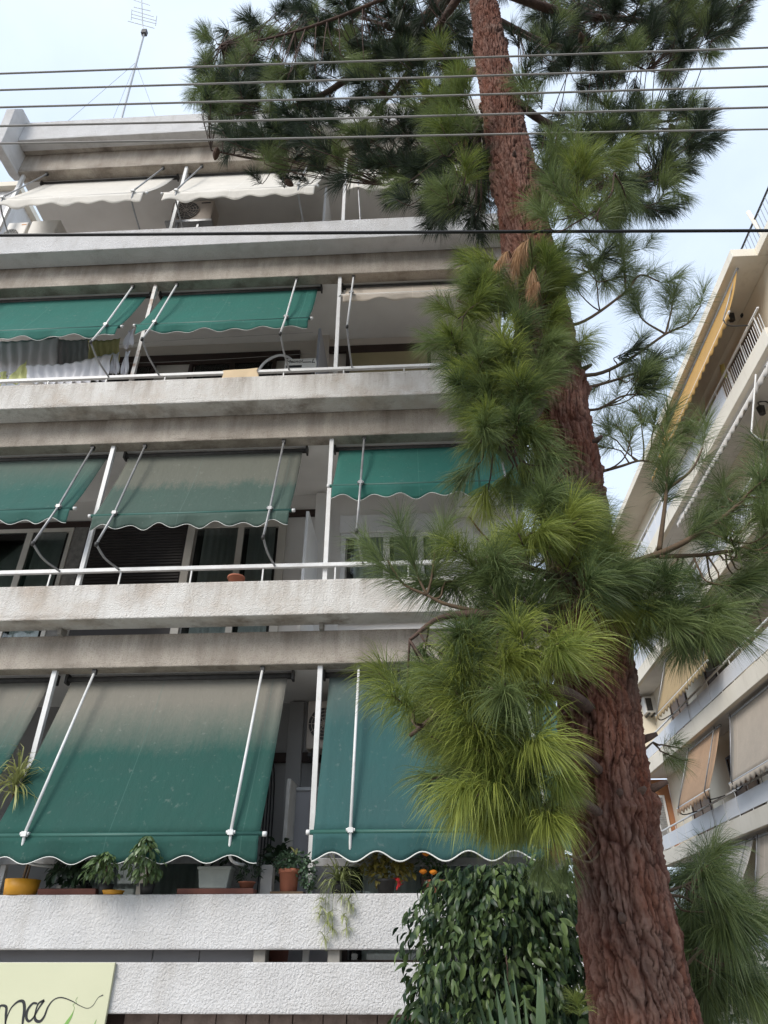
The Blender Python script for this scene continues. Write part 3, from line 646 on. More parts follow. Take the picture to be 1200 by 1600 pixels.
cloth('yellow towel hung behind the bent awning arm', [(137, 531), (188, 529), (186, 572), (140, 574)], 7.56, 'cloth_yellow', 5)
cloth('large white sheet swagged in the front of the laundry', [(40, 572), (176, 552), (168, 594), (44, 598)], 7.40, 'cloth_white', 9, wav=.03, sagx=.08)
cloth('lime yellow shirt hung upside down over the rail', [(14, 588), (42, 562), (44, 595), (12, 598)], 7.42, 'cloth_lime', 2)
cloth('lime yellow cloth at the outer end of the laundry', [(-12, 580), (10, 580), (9, 600), (-12, 600)], 7.43, 'cloth_lime', 2)
cloth('small white vest hung beside the yellow towel', [(176, 552), (186, 550), (186, 582), (172, 584)], 7.47, 'cloth_white', 2)
cloth('narrow white sock hung beside the post', [(196, 549), (203, 548), (199, 584), (189, 586)], 7.47, 'cloth_white', 2)
cloth('lilac vest hung high under the awning corner', [(200, 518), (210, 512), (206, 541), (191, 541)], 7.45, 'cloth_lilac', 2)
cloth('peach towel folded over the white rail', [(348, 579), (403, 575), (403, 593), (348, 596)], 7.285, 'cloth_peach', 1, wav=.006, sagx=.004)
for i, (a, b_) in enumerate([((0, 554), (250, 533)), ((0, 570), (250, 566))]):
    L = MB().tube(curve_pts([(XL + .6, 7.62, at(*a, 7.62)[2] - .03), at(*a, 7.62), at(*b_, 7.62), (-1.5, 7.62, at(*b_, 7.62)[2] + .06)], 20), .004, 4).build('clothes_line', 'cable_grey')
    tag(L, ['upper wire clothes line strung across the third balcony', 'lower wire clothes line strung across the third balcony'][i], 'clothes line')

# ================================================================== shop sign
SX0, SX1 = -5.2, -2.65
sg = thing('shop_sign', 'pale yellow-green shop sign with black script lettering', 'sign', (-3.9, 6.98, .9))
MB().box(SX0, SX1, 6.965, 6.998, .9, 1.698).build('panel', 'sign_cream', sg, bevel=.003)
MB().tube([at(179.5, 1523, 6.99) + [.004, 0, 0], at(179.5, 1523, 6.955) + [.004, 0, 0]], .006, 8).build('screw', 'alu', sg)
YS = 6.962
def stroke(pts, ws, mat, name, n=60):
    C_ = curve_pts([at(x, y, YS) for x, y in pts], n); C_[:, 1] = 0; T = np.gradient(C_, axis=0); T /= np.linalg.norm(T, axis=1)[:, None] + 1e-9
    Nn = np.stack([-T[:, 2], 0 * T[:, 0], T[:, 0]], 1); wv = np.interp(np.linspace(0, 1, n), np.linspace(0, 1, len(ws)), ws)[:, None] / 200.
    a = C_ + Nn * wv; b_ = C_ - Nn * wv; V = []
    for y in (YS, 6.9655):
        for p in (a, b_): V += [(q[0], y, q[2]) for q in p]
    f = [(i, i + 1, n + i + 1, n + i) for i in range(n - 1)]
    f += [(i, 2 * n + i, 2 * n + i + 1, i + 1) for i in range(n - 1)] + [(n + i, n + i + 1, 3 * n + i + 1, 3 * n + i) for i in range(n - 1)]
    MB().add(V, f).build(name, mat, sg)
s5 = lambda L: [(x / 5, 1480 + y / 5) for x, y in L]
stroke(s5([(-20, 560), (-5, 470), (20, 455), (48, 470), (45, 530), (40, 610)]), [1.2, 1.5, 1.5, 2, 2, 1], 'ink', 'letter')
stroke(s5([(40, 600), (60, 530), (90, 470), (140, 425), (180, 425), (190, 480), (180, 560), (170, 640)]), [.5, .8, 1, 1.6, 2.2, 2.4, 2.0, 1], 'ink', 'letter')
stroke(s5([(290, 440), (255, 440), (215, 490), (205, 550), (225, 578), (260, 550), (300, 480), (345, 415)]), [1.3, 1.6, 2, 2, 1.6, 1.2, 1.2, 1.6], 'ink', 'letter')
stroke(s5([(345, 415), (300, 440), (275, 510), (275, 565), (310, 580), (345, 540), (375, 465), (420, 410), (480, 393), (560, 420), (620, 455), (680, 477), (725, 455), (765, 395), (805, 373)]), [2, 1.2, 1, 2, 2, 1.6, 1.2, .8, .8, .6, .4, .3, .3, .2, .8], 'ink', 'letter', 110)
stroke(s5([(575, 495), (555, 540), (530, 580), (505, 620)]), [.1, 1.6, 2.6, 3], 'sign_green', 'leaf_mark')
stroke(s5([(605, 390), (590, 415), (598, 430), (570, 450), (580, 470), (575, 495)]), [.15] * 3, 'sign_green', 'tendril', 30)
stroke(s5([(752, 565), (740, 600), (735, 640)]), [.1, .8, 1.2], 'sign_green', 'leaf_mark')

# ================================================================== roof aerial, wires
YA = 7.9
A = thing('roof_aerial', 'tall television aerial with guy wires on the roof of the white block', 'aerial', tuple(np.array([at(190, 185, YA)[0], YA, 14.6])))
mt, mb = at(226, 50, YA), at(190, 185, YA); mb2 = np.array([mb[0] + .02, YA, 14.6])
MB().tube([mb2, mb, mt], .024, 8).build('mast', 'alu', A, True)
a0, a1 = at(223, 42, YA), at(221, -8, YA)
MB().tube([mt, a0, a1], .014, 6).build('boom', 'alu', A, True)
MB().box(mt[0] - .06, mt[0] + .06, YA - .05, YA + .05, mt[2] - .12, mt[2] + .05).build('clamp', 'dark_metal', A)
for (l, r) in [((209, 0), (234, 8)), ((209, 11), (235, 17)), ((206, 16), (240, 26)), ((206, 22), (243, 32)), ((205, 27), (244, 37)), ((200, 33), (241, 44))]:
    MB().tube([at(*l, YA), at(*r, YA)], .009, 5).build('element', 'alu', A)
for p in [((206, 15), (205, 31)), ((245, 25), (243, 40))]: MB().tube([at(*p[0], YA), at(*p[1], YA)], .009, 5).build('element', 'alu', A)
gy = at(212, 98, YA)
for e in [(-6.95, 7.3, 15.28), (-7.1, 8.9, 14.61), (-4.4, 8.6, 14.61)]: MB().tube([gy, np.array(e)], .005, 4).build('guy_wire', 'alu', A)
wl = [((0, 115), (1200, 74), .0085), ((0, 141), (1200, 104), .0085), ((0, 168), (1200, 135), .0085), ((0, 197), (1200, 168), .0085), ((0, 224), (1200, 202), .0075), ((0, 367), (1200, 360), .0115)]
names = ['topmost thin grey overhead wire of the stack of five', 'second thin grey overhead wire from the top of the stack', 'middle thin grey overhead wire of the stack of five', 'fourth thin grey overhead wire from the top of the stack', 'lowest thin grey overhead wire of the stack of five', 'thick black overhead cable well below the grey wires']
for i, (l, r, rad) in enumerate(wl):
    Y0 = 2.95; a = at(*l, Y0); d = ray(*r); b_ = np.array([0, 0, CH]) + d * ((a[2] - CH) / d[2]); v = (b_ - a)
    pts = []
    for s in np.linspace(-1.1, 2.1, 41):
        p = a + v * s; p[2] += (.012 + .006 * math.sin(i * 2.3)) * ((s - .5) ** 2 - .25) + (.004 * math.sin(s * 5 + i)); pts.append(p)
    W = MB().tube(pts, rad, 7).build('overhead_cable' if i == 5 else 'overhead_wire', 'cable_black' if i == 5 else 'cable_grey', None, True)
    tag(W, names[i], 'cable' if i == 5 else 'wire', None if i == 5 else 'overhead wires in a stack')

# ================================================================== cream building across the side street
BX = 8.8; WX = 9.75
Bc = thing('apartment_building', 'cream apartment block with beige and orange awnings across the side street', 'building', (14, 21, 0))
bands = [(1.45, 1.95, 2.30), (4.68, 5.13, 5.63), (7.86, 8.34, 8.82), (11.18, 11.65, 12.15), (14.53, 15.0, 15.5)]
Y0s = [12.8, 12.8, 12.8, 12.8, 12.75]
zpan = [(1.97, 2.30), (5.19, 5.64), (8.40, 8.86), (11.7, 12.2), (15.02, 15.55)]
for i, (b0, b1, _) in enumerate(bands):
    y0 = Y0s[i]; y1 = 30.0
    MB().box(BX, BX + .16, y0, y1, b0, b1).build('edge_band', 'cream_band', Bc, bevel=.012)
    MB().box(BX + .16, WX, y0 + .002, y1, b0 + .03, b0 + .25).build('floor_slab', 'soffit', Bc)
    MB().box(BX + .16, WX, y0, y0 + .12, b0 + .26, b1 - .003).build('end_band', 'cream_band', Bc)
    # panels of the balustrade
    y = y0 + .05; k = 0
    while y < y1 - .5:
        L_ = min(2.7, y1 - y)
        if not (i == 4 and k == 0):
            MB().box(BX + .03 + (k % 2) * .012, BX + .055 + (k % 2) * .012, y, y + L_ - .02, zpan[i][0], zpan[i][1]).build('balustrade_panel', 'balcony_panel', Bc)
        else:
            for q_ in np.arange(y, y + L_, .11): MB().box(BX + .04, BX + .052, q_, q_ + .014, zpan[i][0], zpan[i][1]).build('baluster', 'white_metal', Bc)
        y += L_; k += 1
    zz = zpan[i][1] + .17
    rl = MB().box(BX + .02, BX + .07, y0, y1, zz - .025, zz + .02).build('railing', 'white_metal', Bc, bevel=.004)
    for q_ in np.arange(y0 + .3, y1, .95): MB().box(BX + .034, BX + .056, q_ - .011, q_ + .011, b1, zz - .024).build('baluster', 'white_metal', rl)
MB().box(WX, 20, 10.5, 30, 0, 17.72).build('wall', 'cream_wall', Bc)
MB().box(BX - .05, WX + .3, 12.75, 30.2, 17.725, 18.02).build('roof_slab', 'cream_band', Bc, bevel=.012)
MB().box(WX - .35, 20.1, 9.8, 12.747, 17.725, 18.02).build('roof_slab', 'cream_band', Bc, bevel=.012)
MB().box(WX + .6, 20, 10.5, 30, 18.02, 18.3).build('roof_upstand', 'cream_wall', Bc)
rr_ = MB().tube([(9.6, 9.9, 19.0), (9.6, 13.9, 19.0)], .03, 8).build('roof_railing', 'dark_metal', Bc)
for q_ in np.arange(9.95, 13.9, .16): MB().tube([(9.6, q_, 18.0), (9.6, q_, 19.0)], .011, 5).build('baluster', 'alu', rr_)
MB().tube([(9.55, 12.6, 19.4), (9.7, 12.6, 18.0), (9.66, 12.5, 17.3), (9.66, 12.4, 3)], .06, 8).build('drain_pipe', 'cream_band', Bc, True)
MB().box(9.68, 9.749, 10.6, 11.9, 15.2, 17.2).build('painted_panel', 'orange_wall', Bc)
# openings in the long wall
for i, (b0, b1, _) in enumerate(bands):
    for yy in (14.5, 18.2, 22.0, 26.0):
        wv = MB().box(WX - .03, WX - .001, yy, yy + 1.7, b0 + .26, b0 + 2.45).build('window', 'brown_room', Bc)
        MB().box(WX - .06, WX - .028, yy - .08, yy, b0 + .26, b0 + 2.53).box(WX - .06, WX - .028, yy + 1.7, yy + 1.78, b0 + .26, b0 + 2.53).box(WX - .06, WX - .028, yy, yy + 1.7, b0 + 2.45, b0 + 2.53).box(WX - .055, WX - .0285, yy + .82, yy + .88, b0 + .26, b0 + 2.45).build('frame', 'dark_wood' if i in (1, 2) else 'cream_pvc', wv)
# end wall with window at the far end
E0 = MB().box(BX + .1, WX - .002, 30.0, 30.25, 5.15, 7.85).build('end_wall', 'orange_wall', Bc)
e0, e1 = at(1008, 1245, 29.95), at(1047, 1300, 29.95)
wv = MB().box(9.05, e1[0] + .05, 29.93, 29.998, 5.2, e0[2] + .05).build('window', 'white_pvc', E0)
z = 5.3
while z < e0[2] - .05:
    MB().box(9.12, e1[0] - .05, 29.905, 29.93, z, z + .07).build('slat', 'grey_metal', wv); z += .085
# wall lanterns
def lantern(x, y, z, label):
    L = thing('wall_lantern', label, 'lantern', (x, y, z), 'wall lanterns of the cream block')
    MB().lathe((x, y, z), [(.03, 0), (.09, .05), (.12, .26), (.05, .33), (.02, .36)], 6).build('shade', 'dark_metal', L)
    MB().tube(curve_pts([(x, y, z + .34), (x, y, z + .45), (x + .2, y, z + .48), (x + .32, y, z + .3)], 10), .018, 6).build('bracket', 'dark_metal', L, True)
    MB().box(x + .3, x + .34, y - .05, y + .05, z + .2, z + .45).build('wall_plate', 'dark_metal', L)
q = atx(1143, 497, 9.41); lantern(9.41, q[1], q[2] - .15, 'black wall lantern under the roof slab beside the mustard awning')
q = atx(1190, 642, 9.41); lantern(9.41, q[1], q[2] - .15, 'black wall lantern beneath the balcony with the dangling white rod')
# awnings of the cream block: run along Y, drop towards -X
def side_awning(label, y0, y1, zr, xb, zb, mat, val=.16, rods=True, rail=None, rodmat='grey_metal', group='awnings of the cream block', xr=BX + .28, per=.32):
    A = thing('awning', label, 'awning', (xr, (y0 + y1) / 2, zr), group)
    ny, nv = 30, 12; P, UV = [], []
    for i in range(nv + 1):
        v = i / nv; row, ur = [], []
        for j in range(ny + 1):
            u = j / ny; y = y0 + (y1 - y0) * u; s_ = .03 * math.sin(math.pi * v) * (1 + .3 * math.sin(7 * u))
            row.append((xr + (xb - xr) * v + s_, y, zr + (zb - zr) * v - s_ * .4)); ur.append((u, v))
        P.append(row); UV.append(ur)
    MB().grid(P, UV).build('canvas', mat, A, True, solid=.004)
    n = max(3, round((y1 - y0) / per)); m = n * 10; P, UV = [], []
    for i in range(3):
        v = i / 2; row, ur = [], []
        for j in range(m + 1):
            u = j / m; d = (val + .045 * math.cos(2 * math.pi * n * u)) * v
            row.append((xb - .03 + .015 * math.sin(u * 19) * v, y0 + (y1 - y0) * u, zb - .02 - d)); ur.append((u, 1))
        P.append(row); UV.append(ur)
    MB().grid(P, UV).build('valance', mat, A, True, solid=.004)
    MB().tube([(xb, y0 - .05, zb), (xb, y1 + .05, zb)], .028, 8).build('front_bar', 'white_metal', A, True)
    MB().tube([(xr, y0 - .05, zr), (xr, y1 + .05, zr)], .04, 8).build('roller', 'grey_metal', A, True)
    if rods:
        for y in (y0 + .25, y1 - .25):
            MB().tube([(BX + .2, y, zr + .04), (xb - .05, y, zb)], .02, 6).build('rod', rodmat, A, True)
            if rail: MB().tube(curve_pts([(xb - .05, y, zb), (xb + .05, y, zb - .22), (BX + .03, y, rail)], 10), .018, 6).build('arm', 'dark_metal', A, True)
    return A
rails = [zpan[i][1] + .17 for i in range(5)]
side_awning('mustard awning under the roof slab of the cream block', 13.1, 20.5, 17.6, 8.3, 15.95, 'canvas_mustard', rail=rails[4], xr=8.95)
side_awning('narrow cream awning with scalloped hem below the barred top balcony', 12.9, 20.5, 14.4, 8.75, 14.05, 'canvas_pale', rods=True, rail=None)
side_awning('dull ochre awning half hidden by pine needles, near the white air conditioner', 19.9, 25.3, 11.05, 8.3, 9.03, 'canvas_ochre', rail=rails[2])
side_awning('orange-tan awning lowered towards the rail at the far end', 22.05, 25.1, 7.76, 8.3, 5.93, 'canvas_orange', rail=rails[1])
side_awning('large beige awning beside the orange-tan one', 13.4, 21.2, 7.76, 8.6, 5.92, 'canvas_tan', rail=rails[1])
side_awning('cream awning lowered part way behind the pine sprays', 21.75, 25.2, 4.58, 8.5, 3.57, 'canvas_pale', rail=None)
side_awning('long beige awning hanging steeply beside the part-lowered cream one', 13.5, 21.5, 4.58, 8.5, 2.85, 'canvas_tan', rail=None)
q = atx(1175, 700, 8.35); rd = MB().tube([atx(1181, 585, 8.7), atx(1174, 677, 8.3), atx(1190, 688, 8.5), atx(1203, 688, 8.84)], .022, 6).build('rod', 'white_metal', bpy.data.objects['awning.013'])
ac = thing('air_conditioner', 'white air conditioner hung at the far end of the cream block', 'air conditioner', (9.4, 29.7, 10.6))
q0, q1 = at(1005, 1088, 29.4), at(1026, 1113, 29.4)
MB().box(q0[0], q1[0] + .1, 29.4, 29.9, q1[2], q0[2]).build('casing', 'ac_white', ac, bevel=.03)
MB().box(q0[0] + .06, q1[0] - .12, 29.38, 29.402, q1[2] + .08, q0[2] - .08).build('fan_grille', 'ac_dark', ac)
MB().box(q0[0] + .1, q0[0] + .16, 29.42, 30, q1[2] - .06, q1[2] + .001).box(q1[0] - .1, q1[0] - .04, 29.42, 30, q1[2] - .06, q1[2] + .001).build('wall_bracket', 'dark_metal', ac)
MB().box(9.1, WX, 29.95, 30.0, 8.4, 11.2).build('end_wall', 'cream_wall', Bc)
cloth_px = [(1124, 570), (1131, 568), (1136, 590), (1129, 592)]
c = [atx(*p, 8.92) for p in cloth_px]
o = MB().grid([[c[0], (c[0] + c[1]) / 2 + [.02, 0, 0], c[1]], [c[3], (c[2] + c[3]) / 2 - [.02, 0, 0], c[2]]]).build('laundry', 'cloth_lime', None, True, solid=.01)
tag(o, 'pale green cloth pegged on the barred top balcony of the cream block', 'laundry')
# pale house far behind the left end of the roof
nb = thing('house', 'pale house glimpsed past the roof fin of the white block', 'house', (-16, 16, 0))
q = at(14, 292, 14)
MB().box(-22, q[0] + .3, 14, 22, 0, q[2] - .25).build('wall', 'stucco_white', nb); MB().box(-22.2, q[0] + .5, 13.8, 22.2, q[2] - .25, q[2]).build('cornice', 'cream_band', nb)

# ================================================================== foliage helpers
def unit(v): v = np.asarray(v, float); return v / (np.linalg.norm(v) + 1e-9)
def ribbons(P, W, S):
    """P: (n,4,3) centre lines, W: widths (n,), S: (n,3) side vectors -> verts, quads, tris"""
    n = len(P); ww = np.array([.8, 1.0, .8])[None, :, None] * W[:, None, None] * .5
    A = P[:, :3] + S[:, None] * ww; Bv = P[:, :3] - S[:, None] * ww
    V = np.concatenate([A, Bv, P[:, 3:4]], 1).reshape(-1, 3)      # 7 verts each
    o = (np.arange(n) * 7)[:, None]
    q = np.concatenate([o + [0, 3, 4, 1], o + [1, 4, 5, 2]]); t_ = o + [2, 5, 6]
    return V, q, t_
def spray(pitch, seed, nf=150, nl=.26, L=.24, dead=False, droop=1.0, wd=.0026):
    """one pine shoot: needles in bundles of three round an axis; axis starts at the origin, rising at `pitch`, heading +X"""
    r = np.random.default_rng(seed); s = r.uniform(.02, 1, nf) ** .8
    up = np.clip(pitch + 25 * s, -90, 88) if not dead else np.full(nf, pitch)
    ax = np.stack([np.cos(np.radians(up)), 0 * s, np.sin(np.radians(up))], 1)
    base = np.stack([L * s * math.cos(R(pitch + 10)), .02 * np.sin(5 * s), L * s * np.sin(np.radians(pitch + 12 * s))], 1)
    phi = r.uniform(0, 2 * math.pi, nf)
    e1 = np.cross(ax, [0, 1, 0]); e2 = np.cross(ax, e1)
    al = np.radians(r.uniform(28, 62, nf) * (1.1 - .45 * s))
    if dead: al *= .5
    d0 = ax * np.cos(al)[:, None] + (e1 * np.cos(phi)[:, None] + e2 * np.sin(phi)[:, None]) * np.sin(al)[:, None]
    k = 3; base = np.repeat(base, k, 0); d = np.repeat(d0, k, 0) + r.normal(0, .09, (nf * k, 3)); d /= np.linalg.norm(d, axis=1)[:, None]
    n = nf * k; ln = nl * r.uniform(.75, 1.12, n); dr = droop * r.uniform(.5, 1.15, n)[:, None]
    P = np.zeros((n, 4, 3)); P[:, 0] = base; g_ = np.array([0, 0, -1.])
    for i in range(3):
        dd = d + g_ * dr * (.18 + .62 * i / 2 + .25 * (i / 2) ** 2); dd /= np.linalg.norm(dd, axis=1)[:, None]
        P[:, i + 1] = P[:, i] + dd * (ln / 3)[:, None]
    S = np.cross(P[:, 3] - P[:, 0], r.normal(0, 1, (n, 3))); S /= np.linalg.norm(S, axis=1)[:, None] + 1e-9
    V, q, t_ = ribbons(P, wd * r.uniform(.7, 1.15, n), S)
    tint = np.repeat(np.clip(np.repeat(r.normal(.42, .17, nf), k) + r.normal(0, .15, n), 0, 1), 7)
    return V, q, t_, tint
# ================================================================== pine
TX = lambda z: np.interp(z, [0, 1.49, 2.1, 3.1, 4.45, 5.97, 7.64, 9.33, 11, 13.5], [.93, .885, .875, .915, .965, .95, .925, .91, .93, .9])
TY = lambda z: 3.6 + 0 * np.asarray(z)
TR = lambda z: np.interp(z, [0, .4, 1.5, 2.1, 3, 4.5, 6, 7.6, 9.3, 11, 13.5], [.30, .24, .203, .186, .18, .186, .185, .176, .150, .125, .09])
pine = thing('pine_tree', 'tall pine with long drooping needles and a reddish furrowed trunk', 'tree', (.93, 3.6, 0))
# trunk with real bark plates
nth, zt = 300, np.concatenate([np.arange(0, 1.1, .05), np.concatenate([np.arange(1.1, 3, .006), np.arange(3, 11.2, .013)]), np.arange(11.2, 13.5, .05)])
th = np.linspace(0, 2 * math.pi, nth, endpoint=False); ZZ, TH = np.meshgrid(zt, th, indexing='ij')
RAD = .2; U = TH * RAD; PER = 2 * math.pi * RAD
def vnoise(u, z, su, sz, seed, per):
    r = np.random.default_rng(seed); nu = max(2, int(round(per / su))); nz = int(14 / sz) + 3; Gt = r.uniform(-1, 1, (nz, nu))
    a = (u / per * nu) % nu; b_ = z / sz; i = np.floor(a).astype(int); j = np.floor(b_).astype(int); fa = a - i; fb = b_ - j
    fa = fa * fa * (3 - 2 * fa); fb = fb * fb * (3 - 2 * fb); i1 = (i + 1) % nu; i %= nu
    return (Gt[j, i] * (1 - fa) + Gt[j, i1] * fa) * (1 - fb) + (Gt[j + 1, i] * (1 - fa) + Gt[j + 1, i1] * fa) * fb
def worley(u, z, su, sz, seed, per):
    r = np.random.default_rng(seed); nu = int(round(per / su)); nz = int(15 / sz) + 4
    ju, jz, val = r.uniform(.1, .9, (nz, nu)), r.uniform(.05, .95, (nz, nu)), r.uniform(0, 1, (nz, nu))
    a = u / per * nu; b_ = z / sz + 1.5; ia = np.floor(a).astype(int); ib = np.floor(b_).astype(int)
    f1 = np.full(u.shape, 9.); f2 = f1.copy(); id1 = np.zeros(u.shape)
    for da in (-1, 0, 1):
        for db in (-1, 0, 1):
            i = (ia + da) % nu; j = np.clip(ib + db, 0, nz - 1)
            d = np.hypot(a - (ia + da + ju[j, i]), b_ - (ib + db + jz[j, i]))
            m = d < f1; f2 = np.where(m, f1, np.minimum(f2, d)); id1 = np.where(m, val[j, i], id1); f1 = np.where(m, d, f1)
    return f1, f2, id1
uw = U + .007 * vnoise(U, ZZ, .07, .09, 1, PER) + .02 * vnoise(U, ZZ, .25, .3, 2, PER) + .006 * vnoise(U, ZZ, .02, .025, 12, PER); zw = ZZ + .03 * vnoise(U, ZZ, .05, .06, 3, PER)
uw = np.mod(uw + ZZ * .02, PER)
f1, f2, idc = worley(uw, zw, .031, .26, 4, PER); g1 = np.clip((f2 - f1) / .20, 0, 1)
f1b, f2b, idb = worley(uw, zw + .37, .020, .060, 5, PER); g2 = np.clip((f2b - f1b) / .16, 0, 1)
f1c, f2c, idd = worley(np.mod(uw + .012 * vnoise(U, ZZ, .02, .03, 17, PER), PER), zw + .11, .0115, .030, 15, PER)
tw_ = vnoise(U, ZZ, .03, .08, 18, PER) + .6 * vnoise(U, ZZ, .013, .03, 19, PER); terr = np.floor(tw_ * 3.2) / 3.2
disp = .016 * (g1 ** .6 - 1) * (.4 + .6 * (vnoise(U, ZZ, .12, .2, 33, PER) * .5 + .5) * 1.4) + .011 * idc * g1 + .0055 * (g2 ** .6 - 1) + .006 * idb + .0045 * idd + .0065 * terr + .0035 * vnoise(U, ZZ, .007, .012, 16, PER) + .004 * vnoise(U, ZZ, .006, .05, 26, PER)
f1e, f2e, ide = worley(uw, zw + .71, .075, .42, 25, PER); g3 = np.clip((f2e - f1e) / .13, 0, 1)
disp = disp + .020 * (g3 ** .5 - 1) + .008 * ide * g3
crk = np.maximum(np.clip(1 - g1, 0, 1) ** 2, np.clip(1 - g3, 0, 1) ** 1.5)
whorl = sum(a * np.exp(-((ZZ - z0 - .03 * np.sin(TH * 2 + z0)) / .06) ** 2) for z0, a in [(2.28, .02), (1.78, .010), (3.35, .02), (4.95, .025), (4.3, .015), (6.1, .02), (7.3, .02), (8.6, .02), (9.7, .02)])
rad = TR(ZZ) + disp + whorl * (1 + .8 * vnoise(U, ZZ, .04, .03, 8, PER)) + .012 * vnoise(U, ZZ, .3, .5, 9, PER)
V = np.stack([TX(ZZ) + rad * np.cos(TH), TY(ZZ) + rad * np.sin(TH), ZZ], -1).reshape(-1, 3) - LOC[pine]
nr = len(zt); ii, jj = np.meshgrid(np.arange(nr - 1), np.arange(nth), indexing='ij'); j1 = (jj + 1) % nth
Q = np.stack([ii * nth + jj, ii * nth + j1, (ii + 1) * nth + j1, (ii + 1) * nth + jj], -1).reshape(-1, 4)
me = npmesh('trunk', V, Q, smooth=True, attrs={'plate': (ide * .3 + idc * .15 + idb * .2 + idd * .35).ravel(), 'crack': crk.ravel()})
trunk = linkobj('trunk', me, 'bark', pine)
for zk, ak, lk in [(1.78, 250, .05), (2.28, 300, .05), (2.31, 335, .09), (2.55, 350, .08), (3.35, 290, .06), (4.32, 320, .07), (4.95, 280, .07), (4.98, 340, .08), (7.32, 265, .05), (8.6, 300, .06), (2.27, 270, .04), (4.9, 250, .06)]:
    a_ = R(ak); d_ = np.array([math.cos(a_), math.sin(a_), .35]); r0_ = float(TR(zk)); c_ = np.array([float(TX(zk)), 3.6, zk])
    MB().tube([c_ + d_ * (r0_ - .05), c_ + d_ * (r0_ + lk * .5), c_ + d_ * (r0_ + lk)], [.026, .017, .010], 8).build('broken_stub', 'limb', pine, True)

# limbs given by photo px and distance; start on the trunk axis
def trunk_at(z): return np.array([float(TX(z)), 3.6, z])
def limb_pts(zs_, ctrl, n=26): return curve_pts([trunk_at(zs_)] + [at(x, y, Y) for x, y, Y in ctrl], n)
LIMBS = []
def limb(z0, ctrl, r0, r1=.008, mat='limb'):
    p = limb_pts(z0, ctrl) if z0 else curve_pts([at(*c_) for c_ in ctrl], 26); LIMBS.append([p, np.linspace(r0, r1, len(p)), mat, []]); return len(LIMBS) - 1
L_ul = [limb(12.2, [(690, 5, 3.9), (640, 45, 4.1), (560, 110, 4.3), (500, 150, 4.4), (430, 175, 4.5)], .085, .018),
        limb(11.6, [(700, 20, 3.9), (660, 80, 4.2), (600, 160, 4.6), (520, 230, 4.9)], .06, .012),
        limb(11.9, [(640, -20, 3.4), (520, 30, 3.6), (420, 60, 3.8), (345, 70, 3.9)], .028, .007),
        limb(9.3, [(700, 130, 4.0), (620, 200, 4.5), (520, 240, 4.9), (420, 250, 5.0), (330, 235, 4.8)], .05, .01),
        limb(8.6, [(720, 220, 4.1), (670, 270, 4.5), (600, 290, 4.8)], .035, .008)
        ]
L_ul = L_ul[:5]
L_ur = [limb(11.2, [(880, 20, 4.0), (980, 30, 4.3), (1080, 40, 4.5), (1150, 15, 4.6)], .06, .012),
        limb(10.4, [(860, 70, 4.0), (940, 80, 4.3), (1010, 110, 4.5)], .045, .010),
        limb(8.9, [(850, 190, 4.1), (920, 215, 4.4), (1000, 195, 4.6), (1080, 185, 4.7)], .05, .008),
        limb(8.0, [(880, 300, 4.0), (950, 290, 4.2), (1030, 270, 4.3)], .04, .008),
        limb(7.6, [(900, 330, 3.3), (950, 310, 3.1), (960, 270, 3.05)], .014, .005)]
L_ml = [limb(6.6, [(800, 470, 3.35), (750, 480, 3.3), (715, 470, 3.3)], .03, .008), limb(5.9, [(800, 540, 3.3), (740, 560, 3.3), (705, 560, 3.3)], .03, .008),
        limb(5.3, [(820, 600, 3.25), (770, 630, 3.2), (730, 620, 3.2)], .03, .008), limb(5.0, [(830, 660, 3.3), (790, 690, 3.3), (755, 690, 3.3)], .028, .008)]
L_rm = [limb(5.6, [(905, 505, 3.7), (975, 458, 3.75), (1000, 430, 3.75), (1030, 440, 3.8)], .014, .005, 'twig'), limb(0, [(978, 456, 3.75), (976, 420, 3.75), (975, 395, 3.75)], .009, .004, 'twig'),
        limb(5.1, [(930, 585, 3.8), (985, 560, 3.85), (1040, 522, 3.9), (1075, 505, 3.9), (1095, 478, 3.9)], .016, .005, 'twig'), limb(0, [(1040, 522, 3.9), (1048, 490, 3.9), (1052, 466, 3.9)], .009, .004, 'twig'),
        limb(0, [(1040, 522, 3.9), (1005, 500, 3.9), (992, 475, 3.9)], .009, .004, 'twig'),
        limb(4.9, [(940, 600, 3.8), (1000, 580, 3.85), (1045, 560, 3.9)], .013, .005, 'twig'), limb(4.8, [(930, 640, 3.8), (970, 620, 3.9), (1000, 615, 3.9)], .012, .005, 'twig'),
        limb(6.4, [(900, 430, 3.75), (950, 400, 3.85), (1000, 390, 3.9)], .014, .005, 'twig')]
L_rl = [limb(3.65, [(965, 882, 3.55), (1030, 865, 3.45), (1090, 835, 3.4), (1140, 800, 3.4), (1180, 760, 3.4)], .026, .007, 'twig'), limb(0, [(1030, 860, 3.45), (1040, 780, 3.4), (1045, 710, 3.4)], .015, .005, 'twig'),
        limb(0, [(1042, 765, 3.4), (1080, 735, 3.4), (1098, 700, 3.4)], .010, .004, 'twig'), limb(0, [(1030, 870, 3.45), (1120, 865, 3.5), (1180, 850, 3.5)], .014, .005, 'twig'),
        limb(3.2, [(990, 960, 3.5), (1060, 980, 3.5), (1130, 1000, 3.5)], .018, .005, 'twig'), limb(4.2, [(965, 730, 3.75), (1000, 720, 3.8), (1030, 725, 3.8)], .012, .004, 'twig'),
        limb(2.5, [(1000, 1175, 3.75), (1020, 1160, 3.8)], .010, .004, 'twig')]
